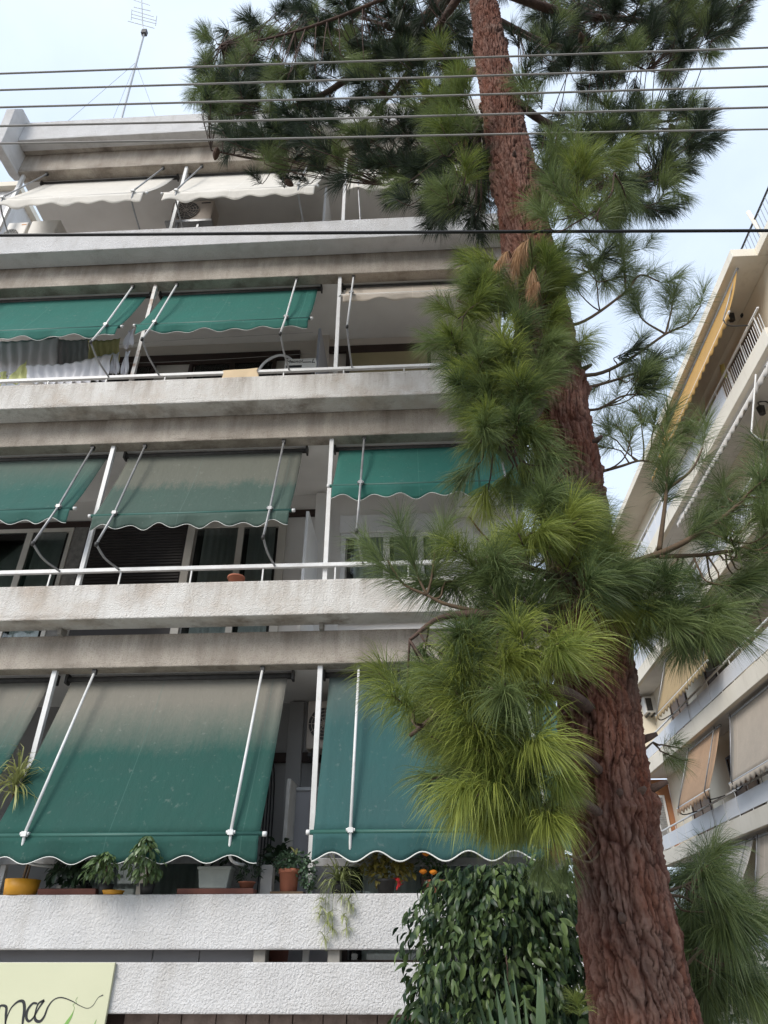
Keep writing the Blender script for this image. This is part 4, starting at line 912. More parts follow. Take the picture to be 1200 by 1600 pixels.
L_ll = [limb(3.45, [(860, 900, 3.2), (800, 880, 3.1), (760, 870, 3.1)], .03, .008), limb(3.1, [(850, 980, 3.1), (770, 960, 3.0), (690, 965, 3.0), (640, 1000, 3.0)], .03, .008),
        limb(2.75, [(880, 1080, 3.1), (800, 1080, 2.95), (710, 1100, 2.9), (640, 1150, 2.95)], .03, .008), limb(2.45, [(900, 1180, 3.1), (830, 1190, 2.95), (760, 1200, 2.9)], .026, .008),
        limb(2.25, [(900, 1250, 3.15), (860, 1270, 3.05), (800, 1250, 3.0)], .022, .008),
        limb(0, [(770, 960, 3.0), (700, 945, 3.0), (667, 930, 3.0)], .012, .006, 'twig')]
L_br = [limb(1.95, [(1050, 1390, 3.85), (1100, 1370, 3.9), (1120, 1360, 3.9)], .009, .004, 'twig'), limb(1.9, [(1060, 1400, 3.9), (1110, 1430, 4.0), (1150, 1430, 4.0)], .009, .004, 'twig'), limb(1.5, [(1090, 1490, 3.9), (1120, 1500, 4.0)], .009, .004, 'twig')]
L_top = [limb(12.5, [(820, -160, 3.5), (900, -220, 3.5)], .07, .02), limb(12.6, [(620, -120, 3.6), (480, -60, 3.7)], .07, .02)]

VAR = {}
def variant(kind, pitch, k):
    key = (kind, pitch, k)
    if key not in VAR:
        nf, nl, dr = {'young': (120, .235, 1.15), 'mid': (108, .225, 1.0), 'old': (82, .22, .85), 'sparse': (84, .22, .6), 'dead': (80, .22, 1.8), 'weep': (105, .30, 1.9), 'drape': (110, .25, 1.6)}[kind]
        wd_ = {'young': .0024, 'mid': .0025, 'old': .0040, 'sparse': .0022, 'dead': .0028, 'weep': .0027, 'drape': .0025}[kind]
        VAR[key] = spray(pitch, hash((pitch, k)) % 9999 + k * 17 + len(kind) * 101, nf, nl, droop=dr, dead=kind == 'dead', wd=wd_, L={'young': .17, 'mid': .17, 'sparse': .2}.get(kind, .19))
    return VAR[key]
MESH = {}
PITCH_SET = [-60, -30, 0, 30, 60, 80]
KM = {'young': 'needle_young_lit', 'mid': 'needle_mid', 'old': 'needle_old_shaded', 'sparse': 'needle_mid', 'dead': 'needle_dead', 'weep': 'needle_mid', 'drape': 'needle_young_lit'}
SPR = []      # (base, az, pitch, kind, k, scale)
def add_spray(base, az, pitch, kind, scale=1.0):
    p = min(PITCH_SET, key=lambda a: abs(a - pitch)); SPR.append((np.array(base, float), az, p, kind, int(rng.integers(0, 4)), scale))
def axis_end(az, pitch, L=.17): return L * np.array([math.cos(az) * math.cos(R(pitch)), math.sin(az) * math.cos(R(pitch)), math.sin(R(pitch + 8))])
def poly_sample(poly, n):
    P = np.array(poly, float); out = []; lo, hi = P.min(0), P.max(0)
    while len(out) < n:
        q_ = rng.uniform(lo, hi); c = False; j = len(P) - 1
        for i in range(len(P)):
            if (P[i, 1] > q_[1]) != (P[j, 1] > q_[1]) and q_[0] < (P[j, 0] - P[i, 0]) * (q_[1] - P[i, 1]) / (P[j, 1] - P[i, 1]) + P[i, 0]: c = not c
            j = i
        if c and all(np.hypot(*(q_ - np.array(o_[:2]))) > 6 for o_ in out): out.append((q_[0], q_[1]))
    return out
def cluster(limbs, poly, n, Yr_, kinds, pitch=(-40, 60), scale=(.85, 1.1), away=None):
    """shoots whose bases lie in a photo region at distances Yr_, each tied to the closest limb by a twig"""
    for (x, y) in poly_sample(poly, n):
        Y = rng.uniform(*Yr_); p = at(x, y, Y)
        best = None
        for li in limbs:
            d = np.linalg.norm(LIMBS[li][0] - p, axis=1); i = int(np.argmin(d[4:])) + 4 if len(d) > 5 else int(np.argmin(d))
            if best is None or d[i] < best[0]: best = (d[i], li, i)
        q_ = LIMBS[best[1]][0][best[2]]; out = p - q_; out[2] = 0
        if np.linalg.norm(out) < .05: out = p - trunk_at(p[2]); out[2] = 0
        az = math.atan2(out[1], out[0]) + rng.normal(0, .45); pt_ = rng.uniform(*pitch)
        kind = kinds[int(rng.integers(0, len(kinds)))]
        LIMBS[best[1]][3].append((q_, p, az, pt_)); add_spray(p, az, pt_, kind, rng.uniform(*scale))
# lower bright mass
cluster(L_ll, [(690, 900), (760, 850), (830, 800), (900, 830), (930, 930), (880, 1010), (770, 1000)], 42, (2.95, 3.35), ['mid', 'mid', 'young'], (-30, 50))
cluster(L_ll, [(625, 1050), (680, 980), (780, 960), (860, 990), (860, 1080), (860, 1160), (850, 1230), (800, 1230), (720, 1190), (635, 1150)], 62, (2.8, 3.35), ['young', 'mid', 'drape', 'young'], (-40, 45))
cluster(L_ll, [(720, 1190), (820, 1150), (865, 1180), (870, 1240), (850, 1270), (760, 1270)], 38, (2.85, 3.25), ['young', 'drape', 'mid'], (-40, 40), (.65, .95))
# small upright twig left of the mass
tip = at(667, 930, 3.0)
for (x, y) in [(606, 876), (640, 855), (680, 862)]:
    e = at(x, y, 3.0); p = curve_pts([tip, (tip + e) / 2 + [(.0 if x > 620 else -.02), 0, -.03], e], 12); LIMBS.append([p, np.linspace(.007, .005, 12), 'twig', []])
    d = e - tip
    for s in (.35, .65, 1.0): add_spray(p[int(s * 11)] - .0 * d, math.atan2(d[1], d[0]) if abs(d[0]) > .02 else rng.uniform(0, 6), 60 if x > 620 else 40, 'sparse', .8)
# mid-left masses
cluster(L_ml, [(720, 420), (800, 400), (860, 440), (850, 560), (780, 590), (700, 560), (700, 480)], 44, (3.1, 3.45), ['mid', 'young', 'mid', 'young'], (-30, 55), (.8, 1.05))
cluster(L_ml, [(725, 590), (800, 570), (850, 600), (840, 640), (800, 700), (740, 690)], 32, (3.05, 3.4), ['mid', 'young', 'mid'], (-40, 40), (.85, 1.05))
cluster(L_ll, [(850, 800), (930, 820), (950, 900), (900, 920), (840, 860)], 10, (3.25, 3.42), ['mid', 'young'], (-20, 50), (.8, 1))
# right-hand sprays against the sky
def along(li, ts, kind, pitch, scale=.85):
    p = LIMBS[li][0]
    for t_ in ts:
        i = int(t_ * (len(p) - 1)); d = p[min(i + 1, len(p) - 1)] - p[max(i - 1, 0)]
        add_spray(p[i], math.atan2(d[1], d[0]) + rng.normal(0, .3), math.degrees(math.atan2(d[2], np.hypot(d[0], d[1]))) + rng.normal(0, 8), kind, scale * rng.uniform(.9, 1.1))
for li in L_rm: along(li, [.45, .62, .8, 1.0], 'sparse', 40)
cluster(L_rm, [(930, 560), (1010, 550), (1020, 620), (960, 640)], 8, (3.7, 4.0), ['sparse', 'old'], (-10, 50), (.8, 1))
cluster([L_rm[0], L_rm[7]], [(880, 400), (960, 380), (960, 430), (900, 470)], 9, (3.5, 4.0), ['mid', 'old', 'sparse'], (-10, 60), (.8, 1))
# right lower
cluster(L_rl, [(950, 690), (1040, 640), (1060, 700), (1040, 740), (980, 740)], 9, (3.4, 3.9), ['mid', 'mid', 'sparse'], (0, 70), (.8, 1))
along(L_rl[1], [.45, .7, 1.0], 'mid', 70); along(L_rl[2], [.6, 1.0], 'sparse', 40); along(L_rl[0], [.55, .75, .9, 1.0], 'mid', 30)
cluster(L_rl, [(1110, 800), (1200, 730), (1230, 800), (1220, 880), (1140, 900)], 24, (3.2, 3.6), ['mid', 'sparse'], (-20, 60), (.85, 1.05))
cluster(L_rl, [(950, 890), (1050, 900), (1130, 900), (1150, 960), (1080, 1000), (990, 990)], 36, (3.3, 3.65), ['mid', 'sparse', 'mid'], (-50, 25), (.85, 1.05))
cluster([L_rl[6]], [(1020, 1165), (1040, 1160), (1035, 1180)], 2, (3.75, 3.85), ['sparse'], (-30, 0), (.55, .6))
# bottom right, behind the trunk
cluster(L_br, [(1060, 1370), (1110, 1345), (1130, 1400), (1070, 1440)], 15, (3.8, 4.2), ['mid', 'weep'], (-40, 30), (.8, 1.1))
cluster(L_br, [(1080, 1450), (1150, 1420), (1160, 1480), (1100, 1560)], 24, (3.85, 4.3), ['weep', 'weep', 'mid'], (-50, 20), (.9, 1.1))
# upper left crown
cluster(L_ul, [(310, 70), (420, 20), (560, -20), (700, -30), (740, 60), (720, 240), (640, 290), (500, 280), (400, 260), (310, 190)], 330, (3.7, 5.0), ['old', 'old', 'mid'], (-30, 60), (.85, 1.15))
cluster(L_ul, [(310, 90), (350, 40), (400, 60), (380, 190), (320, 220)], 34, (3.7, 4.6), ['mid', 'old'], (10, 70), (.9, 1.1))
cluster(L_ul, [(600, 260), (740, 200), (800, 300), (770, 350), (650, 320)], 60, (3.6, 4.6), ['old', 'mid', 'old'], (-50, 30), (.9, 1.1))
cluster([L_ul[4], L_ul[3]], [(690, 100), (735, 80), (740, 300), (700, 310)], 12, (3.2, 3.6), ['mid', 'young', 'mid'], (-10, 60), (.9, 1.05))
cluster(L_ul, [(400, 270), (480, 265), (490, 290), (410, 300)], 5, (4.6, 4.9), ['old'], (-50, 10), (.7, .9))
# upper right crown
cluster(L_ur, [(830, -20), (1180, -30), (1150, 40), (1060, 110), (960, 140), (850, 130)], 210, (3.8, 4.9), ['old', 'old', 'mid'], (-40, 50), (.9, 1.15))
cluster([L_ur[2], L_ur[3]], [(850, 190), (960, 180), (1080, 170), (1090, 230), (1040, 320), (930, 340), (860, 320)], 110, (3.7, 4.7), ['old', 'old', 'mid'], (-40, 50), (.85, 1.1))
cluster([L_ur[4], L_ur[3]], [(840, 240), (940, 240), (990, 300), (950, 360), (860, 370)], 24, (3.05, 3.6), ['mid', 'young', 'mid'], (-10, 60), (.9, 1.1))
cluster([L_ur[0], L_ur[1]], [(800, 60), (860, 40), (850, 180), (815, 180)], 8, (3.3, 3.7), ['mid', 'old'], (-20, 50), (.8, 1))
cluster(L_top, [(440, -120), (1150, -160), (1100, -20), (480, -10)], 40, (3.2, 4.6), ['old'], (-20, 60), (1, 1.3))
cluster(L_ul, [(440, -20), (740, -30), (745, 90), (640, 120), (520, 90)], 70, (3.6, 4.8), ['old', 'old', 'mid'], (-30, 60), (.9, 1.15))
cluster(L_ml, [(740, 690), (830, 690), (830, 760), (760, 750)], 14, (3.2, 3.5), ['mid', 'weep', 'young'], (-50, 20), (.8, 1))
cluster([L_ml[0], L_ml[1]], [(810, 395), (880, 400), (900, 560), (850, 580), (820, 500)], 11, (3.15, 3.36), ['mid', 'young', 'mid'], (-30, 60), (.75, .95))
cluster(L_ll, [(780, 1230), (860, 1230), (870, 1285), (820, 1295)], 9, (2.95, 3.25), ['young', 'drape'], (-60, 0), (.6, .8))
cluster([L_ul[4], L_ul[3]], [(680, 60), (735, 60), (735, 330), (690, 340)], 12, (3.25, 3.6), ['mid', 'young'], (-20, 50), (.85, 1.05))
# dead brown tufts
for (x, y, Y, p_, s) in [(818, 376, 2.98, -60, .8), (828, 372, 2.96, -60, .85), (795, 392, 2.98, -60, .6), (836, 415, 2.98, -60, .75), (842, 440, 3.0, -60, .6), (720, 205, 3.4, -60, .4), (868, 1300, 3.2, -60, .45)]:
    q_ = at(x, y, Y); add_spray(q_, rng.uniform(0, 6), p_, 'dead', s)
    z_ = q_[2]; pts = curve_pts([trunk_at(z_ - .1), (trunk_at(z_) + q_) / 2 + [0, 0, .05], q_], 8); LIMBS.append([pts, np.linspace(.006, .004, 8), 'twig', []])
for (x, y, Y) in [(850, 1325, 3.1), (885, 1335, 3.2)]: 
    q_ = at(x, y, Y); add_spray(q_, R(250), -60, 'mid', .6); LIMBS.append([curve_pts([trunk_at(q_[2] + .2), (trunk_at(q_[2]) + q_) / 2, q_], 8), np.linspace(.006, .004, 8), 'twig', []])
q_ = at(905, 1590, 3.25); add_spray(q_, R(250), 80, 'young', .35)
# branches: limb plus its twigs is one part each
BR = []
for p, r_, mat, tw in LIMBS:
    mb = MB().tube(p, r_, 9)
    for (q_, e, az, pt_) in tw:
        m_ = (q_ + e) / 2 + np.array([0, 0, -.02]) + rng.normal(0, .008, 3)
        ax_ = axis_end(az, pt_); mb.tube(curve_pts([q_, m_, e, e + ax_], 9), np.linspace(.006, .0035, 9), 5)
    BR.append(mb.build('branch', mat, pine, True))
# sprays: the 300 that show largest are objects, the rest one mass
def zc(p):
    d = p - np.array([0, 0, CH]); return d[1] * math.cos(PITCH) + d[2] * math.sin(PITCH)
SPR.sort(key=lambda s: zc(s[0]) / s[5])
rest = []
for n_, (base, az, pt_, kind, k, sc) in enumerate(SPR):
    if n_ < 296:
        key = (kind, pt_, k)
        if key not in MESH:
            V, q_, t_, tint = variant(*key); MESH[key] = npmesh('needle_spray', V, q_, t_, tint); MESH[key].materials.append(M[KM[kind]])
        o = linkobj('needle_spray', MESH[key], None, pine, base - LOC[pine]); o.rotation_euler = (0, 0, az); o.scale = (sc,) * 3
    else: rest.append((base, az, pt_, kind, k, sc))
for mk in sorted(set(KM.values())):
    Vs, Qs, Ts, Ti = [], [], [], []; off = 0
    for (base, az, pt_, kind, k, sc) in rest:
        if KM[kind] != mk: continue
        V, q_, t_, tint = variant(kind, pt_, k); c, s = math.cos(az), math.sin(az)
        W = np.stack([V[:, 0] * c - V[:, 1] * s, V[:, 0] * s + V[:, 1] * c, V[:, 2]], 1) * sc + base - LOC[pine]
        Vs.append(W); Qs.append(q_ + off); Ts.append(t_ + off); Ti.append(np.clip(tint + rng.normal(0, .1), 0, 1)); off += len(V)
    if Vs:
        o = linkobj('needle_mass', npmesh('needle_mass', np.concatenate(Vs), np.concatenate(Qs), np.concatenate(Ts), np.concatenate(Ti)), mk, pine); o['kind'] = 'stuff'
# cones
cm = MB(); prof = [(.004, 0), (.03, .02), (.04, .06), (.034, .1), (.018, .13), (.004, .145)]
cm.lathe((0, 0, 0), prof, 9); me = bpy.data.meshes.new('cone'); me.from_pydata(cm.v, [], cm.f); me.materials.append(M['cone'])
for (x, y, Y) in [(340, 230, 4.4), (445, 282, 4.7), (480, 130, 4.4), (590, 150, 4.3), (490, 160, 4.5), (930, 30, 4.2), (990, 55, 4.3), (1045, 195, 4.5), (1065, 210, 4.5), (1040, 230, 4.4), (970, 190, 4.4), (660, 85, 4.2), (600, 35, 4.0), (380, 155, 4.2), (910, 70, 4.1), (520, 45, 4.0), (860, 545, 3.3)]:
    q_ = at(x, y, Y); o = linkobj('cone', me, None, pine, q_ - LOC[pine]); o.rotation_euler = (rng.uniform(1.5, 2.8), rng.uniform(-.5, .5), rng.uniform(0, 6))

# ================================================================== broad-leaved plants
def leaf_np(L, Wd, fold=.25, curl=.3, n=4):
    """leaf along +X, folded on the midrib, tip curling down"""
    xs = np.linspace(0, 1, n + 1); V = []
    for x in xs:
        wv = Wd * .5 * math.sin(math.pi * min(1, x * .92 + .06)) ** .8 * (1 if x < .97 else .02)
        z = -curl * L * x * x
        V += [(L * x, wv, z + fold * wv), (L * x, 0, z), (L * x, -wv, z + fold * wv)]
    q_ = []
    for i in range(n): q_ += [(3 * i, 3 * i + 3, 3 * i + 4, 3 * i + 1), (3 * i + 1, 3 * i + 4, 3 * i + 5, 3 * i + 2)]
    return np.array(V), np.array(q_)
def rotm(az, pitch, roll):
    return np.array(Matrix.Rotation(az, 3, 'Z') @ Matrix.Rotation(-pitch, 3, 'Y') @ Matrix.Rotation(roll, 3, 'X'))
def leaf_mass(V0, Q0, items, seed=0):
    r = np.random.default_rng(seed); Vs, Qs, Ti = [], [], []; n0 = len(V0)
    for i, (p, az, pt_, ro, sc) in enumerate(items):
        Vs.append(V0 @ rotm(az, pt_, ro).T * sc + p); Qs.append(Q0 + i * n0); Ti.append(np.full(n0, 1.15 if r.uniform() < .035 else r.uniform(.05, .75) ** 1.3))
    return np.concatenate(Vs), np.concatenate(Qs), np.concatenate(Ti)
# ---- big ficus beside the trunk
fc = np.array([.52, 5.25, 0]); FB = thing('ficus_shrub', 'bushy dark green ficus with glossy drooping leaves beside the pine trunk', 'shrub', fc)
st = MB(); stems = []
for k in range(26):
    a = rng.uniform(0, 6.28); rr2 = rng.uniform(.1, .62); top = np.array([fc[0] + rr2 * math.cos(a), fc[1] + rr2 * .8 * math.sin(a), rng.uniform(1.2, 2.2) - .25 * rr2])
    p = curve_pts([fc + [.06 * math.cos(a), .06 * math.sin(a), -.02], fc + [.25 * rr2 * math.cos(a), .25 * rr2 * math.sin(a), .8], top], 14); stems.append(p); st.tube(p, np.linspace(.02, .004, 14), 6)
st.build('stems', 'limb', FB, True)
V0, Q0 = leaf_np(.072, .030, .35, .45)
items = []
def in_bush(p):
    x, y, z = (p - fc) / [.66, .58, 1]; return x * x + y * y
while len(items) < 13000:
    z = rng.uniform(.55, 2.24); a = rng.uniform(0, 6.28); hz = np.interp(z, [.5, 1.0, 1.5, 1.9, 2.15, 2.32], [.66, .72, .70, .62, .46, .12]) * (1 + .16 * math.sin(3 * a + z * 5) + .12 * math.sin(7 * a - 9 * z))
    r_ = hz * math.sqrt(rng.uniform(.02, 1)); p = np.array([fc[0] + r_ * math.cos(a), fc[1] + .85 * r_ * math.sin(a), z])
    items.append((p - fc, a + rng.normal(0, .7), R(rng.uniform(-85, -5)), rng.normal(0, .7), rng.uniform(.55, 1.25)))
vis = sorted(items, key=lambda it: it[0][1] - .25 * it[0][2] + (5 if it[0][2] < 1.3 else 0))
lm = [npmesh('leaf', *[leaf_np(.072, .030, .35, cu)[i] for i in (0, 1)], tint=np.full(len(V0), tv), smooth=True) for cu, tv in ((.2, .1), (.35, .3), (.5, .5), (.3, .75), (.4, .2), (.25, .4))]
for m_ in lm: m_.materials.append(M['leaf_ficus'])
for (p, az, pt_, ro, sc) in vis[:290]:
    o = linkobj('leaf', lm[int(rng.integers(0, 6))], None, FB, p); o.rotation_euler = Matrix(rotm(az, pt_, ro).tolist()).to_euler(); o.scale = (sc,) * 3
V, q_, ti = leaf_mass(V0, Q0, vis[290:], 3)
o = linkobj('foliage', npmesh('foliage', V, q_, tint=ti, smooth=True), 'leaf_ficus', FB); o['kind'] = 'stuff'
# second, higher lighter ficus shoot against the awning edge
fc2 = np.array([1.05, 5.75, 0]); F2 = thing('ficus_shrub', 'taller lighter leafy shrub rising behind the dark ficus towards the awning', 'shrub', fc2)
MB().tube(curve_pts([fc2 - [0, 0, .02], fc2 + [.05, 0, 1.2], fc2 + [-.05, 0, 2.5]], 12), np.linspace(.03, .006, 12), 6).build('stem', 'limb', F2, True)
items = []
for k in range(700):
    z = rng.uniform(1.4, 2.62); a = rng.uniform(0, 6.28); r_ = np.interp(z, [1.4, 2.0, 2.4, 2.62], [.5, .48, .3, .1]) * math.sqrt(rng.uniform(.15, 1))
    items.append((np.array([r_ * math.cos(a), r_ * math.sin(a), z]), a + rng.normal(0, .6), R(rng.uniform(-70, 10)), rng.normal(0, .5), rng.uniform(.6, .95)))
V, q_, ti = leaf_mass(V0, Q0, items, 5); o = linkobj('foliage', npmesh('foliage', V, q_, tint=np.clip(ti + .15, 0, 1), smooth=True), 'leaf_benjamina', F2); o['kind'] = 'stuff'
# ---- hedge and shrubs to the right
def shrub(label, c, rx, ry, h, n, seed, mat='leaf_hedge', L=.05, z0=.3):
    S_ = thing('garden_shrub', label, 'shrub', c); c = np.array(c, float)
    sm = MB()
    r = np.random.default_rng(seed)
    for k in range(9):
        a = r.uniform(0, 6.28); sm.tube(curve_pts([c + [.1 * math.cos(a), .1 * math.sin(a), -.02], c + [rx * .4 * math.cos(a), ry * .4 * math.sin(a), h * .5], c + [rx * .7 * math.cos(a), ry * .7 * math.sin(a), h * .85]], 8), np.linspace(.02, .004, 8), 5)
    sm.build('stems', 'limb', S_, True)
    lv, lq = leaf_np(L, L * .5, .25, .3, 3); its = []
    for k in range(n):
        z = r.uniform(z0, h); a = r.uniform(0, 6.28); f = math.sqrt(max(.02, 1 - ((z / h - .5) / .56) ** 2)) * (1 + .15 * math.sin(4 * a + 6 * z)) * math.sqrt(r.uniform(.3, 1))
        its.append((np.array([rx * f * math.cos(a), ry * f * math.sin(a), z]), a + r.normal(0, .8), R(r.uniform(-40, 70)), r.normal(0, .7), r.uniform(.7, 1.3)))
    V, q_, ti = leaf_mass(lv, lq, its, seed); o = linkobj('foliage', npmesh('foliage', V, q_, tint=ti, smooth=True), mat, S_); o['kind'] = 'stuff'
shrub('small-leaved hedge shrub under the cream block, right of the pine sprays', (3.05, 5.6, 0), .55, .6, 1.93, 2600, 21)
shrub('leafy shrub growing behind the pine trunk below the drooping sprays', (2.25, 5.9, 0), .55, .6, 1.75, 2200, 22)
shrub('low dark shrub between the ficus and the pine trunk', (1.25, 4.75, 0), .45, .4, 1.75, 1800, 23, 'leaf_ficus', .075)
shrub('dense hedge shrub at the foot of the cream block', (4.6, 8.2, 0), .9, .8, 1.95, 3000, 24)
# ---- yucca swords
yc = np.array([.46, 4.3, .0]); YU = thing('yucca_plant', 'yucca with stiff upright sword leaves in front of the ficus', 'plant', yc)
MB().tube([yc - [0, 0, .02], yc + [0, 0, .62]], [.06, .05], 10).build('stem', 'limb', YU, True)
lv, lq = leaf_np(1, .062, .35, .0, 6)
for (x, y, Y) in [(738, 1528, 4.1), (775, 1545, 4.2), (787, 1512, 4.35), (800, 1505, 4.2), (818, 1548, 4.1), (846, 1510, 4.3), (840, 1520, 4.15), (876, 1530, 4.2), (760, 1560, 4.45), (905, 1585, 4.3), (700, 1590, 4.2)]:
    tp = at(x, y, Y) - yc; bs = np.array([.0, 0, .6]); d = tp - bs; L = np.linalg.norm(d)
    o = linkobj('leaf', npmesh('leaf', lv * [L, 1, 1], lq, tint=np.full(len(lv), rng.uniform(.2, .8)), smooth=True), 'leaf_yucca', YU, bs)
    o.rotation_euler = Matrix(rotm(math.atan2(d[1], d[0]), math.asin(d[2] / L), rng.uniform(-1.2, 1.2)).tolist()).to_euler()

# ================================================================== potted plants on the lowest parapet
PZ = 2.212
def leafy(parent, c, items, L, Wd, mat, curl=.35, name='foliage', seed=1):
    lv, lq = leaf_np(L, Wd, .25, curl, 3); V, q_, ti = leaf_mass(lv, lq, [(np.array(p) - LOC[parent], a, b_, r_, s) for p, a, b_, r_, s in items], seed)
    o = linkobj(name, npmesh(name, V, q_, tint=ti, smooth=True), mat, parent); o['kind'] = 'stuff'; return o
def ball_items(c, rx, ry, rz, n, pitch=(-60, 30), seed=2):
    r = np.random.default_rng(seed); out = []
    for _ in range(n):
        d = unit(r.normal(0, 1, 3)); f = r.uniform(.4, 1); out.append((np.array(c) + d * [rx, ry, rz] * f, math.atan2(d[1], d[0]) + r.normal(0, .6), R(r.uniform(*pitch)), r.normal(0, .5), r.uniform(.7, 1.2)))
    return out
def strap(parent, items, mat, name='foliage', seed=4, w_=.012, each=False):
    """long arching leaves: (base, az, rise, length)"""
    P, S = [], []; r = np.random.default_rng(seed)
    for b_, az, ri, L in items:
        b_ = np.array(b_, float) - LOC[parent]; d = np.array([math.cos(az) * math.cos(ri), math.sin(az) * math.cos(ri), math.sin(ri)]); pts = [b_]
        for i in range(3): d = unit(d + np.array([0, 0, -1]) * (.12 + .38 * i)); pts.append(pts[-1] + d * L / 3)
        P.append(pts); S.append(unit(np.cross([math.cos(az), math.sin(az), 0], [0, 0, 1]) + r.normal(0, .3, 3)))
    V, q_, t_ = ribbons(np.array(P), np.full(len(P), w_), np.array(S)); o = linkobj(name, npmesh(name, V, q_, t_, np.repeat(r.uniform(.1, .9, len(P)), 7)), mat, parent); o['kind'] = 'stuff'; return o
# yellow pot with tall dracaena
yp = at(32, 1390, 7.12)
P1 = pot('potted_plant', 'tall dracaena with striped leaves in a yellow pot', (yp[0], 7.13, PZ), .155, .13, 'yellow_pot', cat='potted plant', rim=False)
hd = at(25, 1222, 6.98)
MB().tube(curve_pts([(yp[0], 7.12, PZ + .1), (yp[0] - .02, 7.14, 2.6), (hd[0] + .02, 7.05, hd[2] - .4), hd], 14), .013, 7).build('stem', 'twig', P1, True)
MB().tube([(yp[0] + .03, 7.12, PZ + .1), (yp[0] + .04, 7.14, 2.75)], .009, 6).build('stem', 'twig', P1, True)
strap(P1, [(hd + [0, 0, rng.uniform(-.12, .08)], rng.uniform(0, 6.28), R(rng.uniform(-25, 86)), rng.uniform(.26, .46)) for _ in range(95)], 'leaf_dracaena', w_=.017)
def trough(label, x0, x1, Y, mat, h=.07):
    o = thing('planter_trough', label, 'planter', ((x0 + x1) / 2, Y, PZ)); MB().prism([(Y - .06, PZ), (Y + .06, PZ), (Y + .08, PZ + h), (Y - .08, PZ + h)], 'x', x0, x1).build('box', mat, o, bevel=.006)
    MB().box(x0 + .02, x1 - .02, Y - .055, Y + .055, PZ + h - .02, PZ + h + .004).build('soil', 'soil', o); return o
px = lambda x: at(x, 1392, 7.15)[0]
trough('low brown trough under the leafy plant beside the yellow pot', px(66), px(156), 7.13, 'brown_pot', .05)
trough('low brown trough below the grey square planter', px(282), px(400), 7.11, 'brown_pot', .045)
P2 = pot('potted_plant', 'dark broad-leaved plant in a pale pot beside the yellow pot', (px(92), 7.235 + .16, PZ + .0), .11, .16, 'pale_pot', cat='potted plant') if False else pot('potted_plant', 'dark broad-leaved plant in a pale pot behind the brown trough', (px(90), 7.40, 1.70 + .35), .12, .26, 'pale_pot', cat='potted plant')
MB().box(px(70), px(110), 7.27, 7.53, 1.64, 2.05).build('stand', 'dark_metal', P2)
leafy(P2, None, ball_items((px(92), 7.30, 2.43), .2, .14, .17, 130, (-70, 20), 11), .11, .05, 'leaf_dark')
# two slim weeping figs
for i, (xp, yt, Y, n, lab) in enumerate([(168, 1330, 7.06, 150, 'short weeping fig with a yellow saucer on the lowest parapet'), (232, 1306, 7.06, 230, 'taller weeping fig with braided pale stems on the lowest parapet')]):
    x = px(xp); top = at(xp, yt, 6.66)[2]; Yt = 6.66; x2 = at(xp, yt, 6.66)[0]; P3 = thing('potted_plant', lab, 'potted plant', (x, Y + .02, PZ))
    if i == 0: MB().lathe((px(182), Y + .02, PZ), [(.08, 0), (.10, .035), (.09, .035), (.08, .012)], 18).build('saucer', 'yellow_pot', P3, True)
    MB().lathe((x, Y + .04, PZ), [(.05, 0), (.07, .09), (.06, .09), (.055, .08)], 16).build('pot', 'dark_metal', P3, True)
    sm = MB()
    for k in range(3): sm.tube(curve_pts([(x + .02 * (k - 1), Y + .03, PZ + .07), (x + .03 * math.sin(k * 2), Y + .02, (PZ + top) / 2), (x2 + .05 * (k - 1), Yt, top - .08)], 12), .007, 5)
    sm.build('stem', 'twig', P3, True)
    its = []
    for k in range(n):
        z = rng.uniform(PZ + .12, top); f = (.17 if i == 0 else .19) * math.sin(math.pi * min(1, (z - PZ) / (top - PZ) * .85 + .12)); a = rng.uniform(0, 6.28)
        uu = (z - PZ) / (top - PZ); its.append(((x + (x2 - x) * uu + f * math.cos(a) * rng.uniform(.3, 1), Y + (Yt - Y) * min(1, uu * 1.3) + f * .35 * math.sin(a), z), a + rng.normal(0, .5), R(rng.uniform(-75, -5)), rng.normal(0, .5), rng.uniform(.7, 1.15)))
    leafy(P3, None, its, .075, .03, 'leaf_benjamina', seed=31 + i)
# grey square planter
P4 = thing('potted_plant', 'grey square planter with a dark sprawling plant', 'potted plant', (px(336), 7.14, PZ + .045))
MB().prism([(px(315), PZ + .046), (px(357), PZ + .046), (px(361), PZ + .21), (px(310), PZ + .21)], 'y', 7.05, 7.23).build('pot', 'grey_pot', P4, bevel=.008)
MB().box(px(309), px(362), 7.04, 7.24, PZ + .2, PZ + .225).build('rim', 'grey_pot', P4, bevel=.006)
leafy(P4, None, ball_items((px(345), 7.2, PZ + .33), .24, .1, .11, 90, (-40, 50), 13), .075, .035, 'leaf_dark')
P5 = pot('potted_plant', 'small dark plant in a terracotta bowl beside the pale post base', (px(385), 7.14, PZ + .045), .075, .06, 'terracotta', cat='potted plant')
leafy(P5, None, ball_items((px(386), 7.13, PZ + .2), .13, .09, .1, 130, (-20, 70), 14), .06, .016, 'leaf_dark')
P6 = thing('potted_plant', 'shadowed leafy plant behind the pale post base', 'potted plant', (px(425), 7.55, 1.64)); MB().lathe((px(425), 7.55, 1.64), [(.11, 0), (.14, .5), (.12, .5), (.11, .45)], 16).build('pot', 'brown_pot', P6, True)
leafy(P6, None, ball_items((px(422), 7.5, 2.52), .16, .12, .2, 110, (-30, 60), 15), .1, .045, 'leaf_dark')
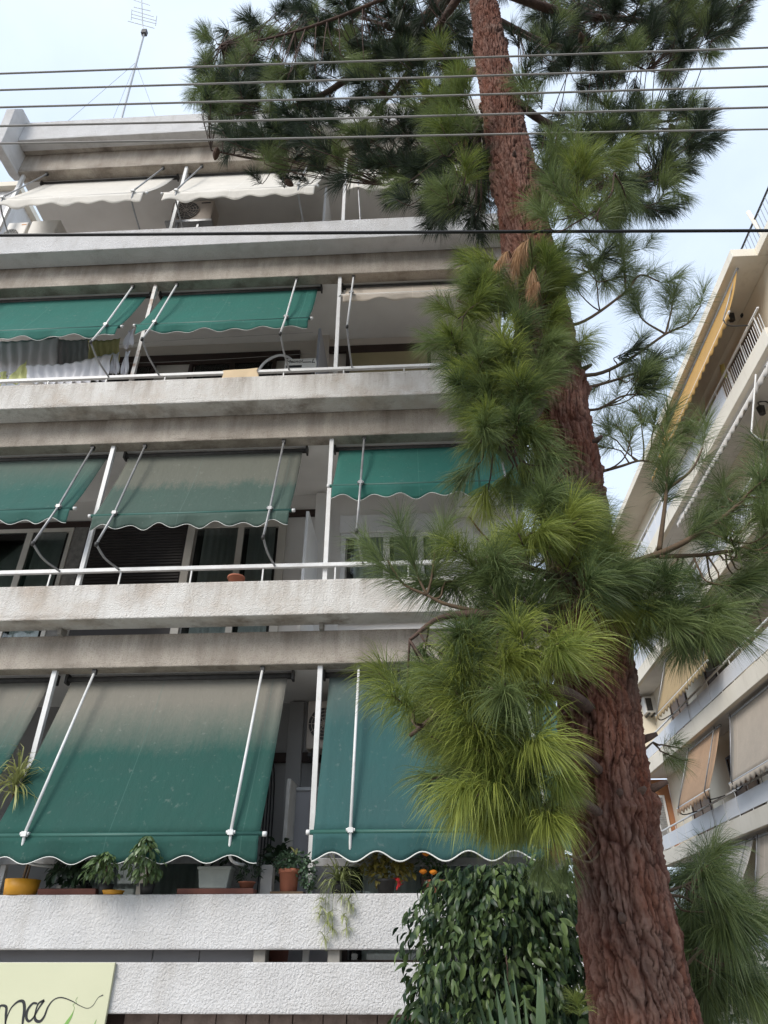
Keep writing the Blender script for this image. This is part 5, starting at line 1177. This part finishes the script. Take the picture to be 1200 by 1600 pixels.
# terracotta pot with fleshy plant on a slat
P7 = thing('potted_plant', 'bushy fleshy-leaved plant in a terracotta pot on a wooden slat', 'potted plant', (px(452), 7.13, PZ))
MB().box(px(425), px(476), 7.05, 7.22, PZ, PZ + .02).build('wooden_slat', 'cloth_peach' if False else 'twig', P7)
MB().lathe((px(451), 7.13, PZ + .02), [(.075, 0), (.09, .15), (.102, .15), (.102, .185), (.085, .185), (.08, .17)], 20).build('pot', 'terracotta', P7, True)
leafy(P7, None, ball_items((px(459), 7.12, PZ + .25), .19, .11, .11, 380, (-60, 60), 16) + ball_items((px(482), 7.12, PZ + .13), .07, .07, .13, 120, (-70, 20), 17), .038, .028, 'leaf_succulent', .2)
leafy(P7, None, [((px(460), 7.02, PZ + .33), R(230), R(50), 0, 1), ((px(463), 7.02, PZ + .31), R(280), R(70), .5, .9)], .07, .03, 'leaf_dracaena', .2, name='pale_leaf')
# spider plant
P8 = thing('spider_plant', 'variegated spider plant spilling pale plantlets over the lowest parapet', 'potted plant', (px(530), 7.14, PZ))
MB().lathe((px(530), 7.14, PZ), [(.06, 0), (.085, .1), (.075, .1), (.07, .09)], 16).build('pot', 'dark_metal', P8, True)
cpt = np.array([px(532), 7.1, PZ + .1])
strap(P8, [(cpt + rng.normal(0, .02, 3), rng.uniform(R(150), R(390)), R(rng.uniform(-5, 80)), rng.uniform(.2, .36)) for _ in range(95)], 'leaf_spider', 'leaves', 41, .011)
run = MB(); its = []
for (x, y) in [(505, 1405), (500, 1430), (512, 1440), (519, 1450), (507, 1465), (537, 1430), (541, 1450), (545, 1405), (535, 1400), (548, 1415), (503, 1418), (514, 1425)]:
    e = at(x, y, 6.965); e[1] = 6.97
    run.tube(curve_pts([cpt, (cpt[0] * .5 + e[0] * .5, 6.97, PZ + .10), (e[0], 6.968, PZ - .02), e], 12), .0022, 4)
    its += [(e, rng.uniform(R(170), R(370)), R(rng.uniform(-60, 60)), rng.uniform(.06, .12)) for _ in range(14)]
run.build('runners', 'leaf_spider', P8); strap(P8, its, 'leaf_spider', 'plantlets', 42, .009)
# croton / marigolds
P9 = pot('potted_plant', 'yellow-mottled croton with a red flower under the blue-green awning', (px(603), 7.15, PZ), .09, .12, 'dark_metal', cat='potted plant')
leafy(P9, None, ball_items((px(605), 7.14, PZ + .24), .26, .1, .17, 330, (-60, 50), 18), .06, .035, 'leaf_croton')
leafy(P9, None, [((px(622) + rng.normal(0, .015), 7.02, PZ + .10 + rng.normal(0, .02)), rng.uniform(3.5, 6), R(rng.uniform(-60, 40)), 0, 1) for _ in range(7)], .06, .035, 'petal_red', name='flower')
P10 = pot('potted_plant', 'marigold plant with orange flowers behind the top of the ficus', (px(680), 7.15, PZ), .09, .11, 'terracotta', cat='potted plant')
leafy(P10, None, ball_items((px(682), 7.15, PZ + .22), .17, .09, .15, 260, (-30, 70), 19), .05, .018, 'leaf_hedge')
for (x, y) in [(677, 1363), (701, 1340), (666, 1334), (661, 1362)]:
    q_ = at(x, y, 7.03); MB().lathe((q_[0], 7.03, q_[2] - .02), [(.006, 0), (.03, .012), (.036, .024), (.026, .036), (.008, .042)], 12).build('flower', 'petal_orange', P10, True)
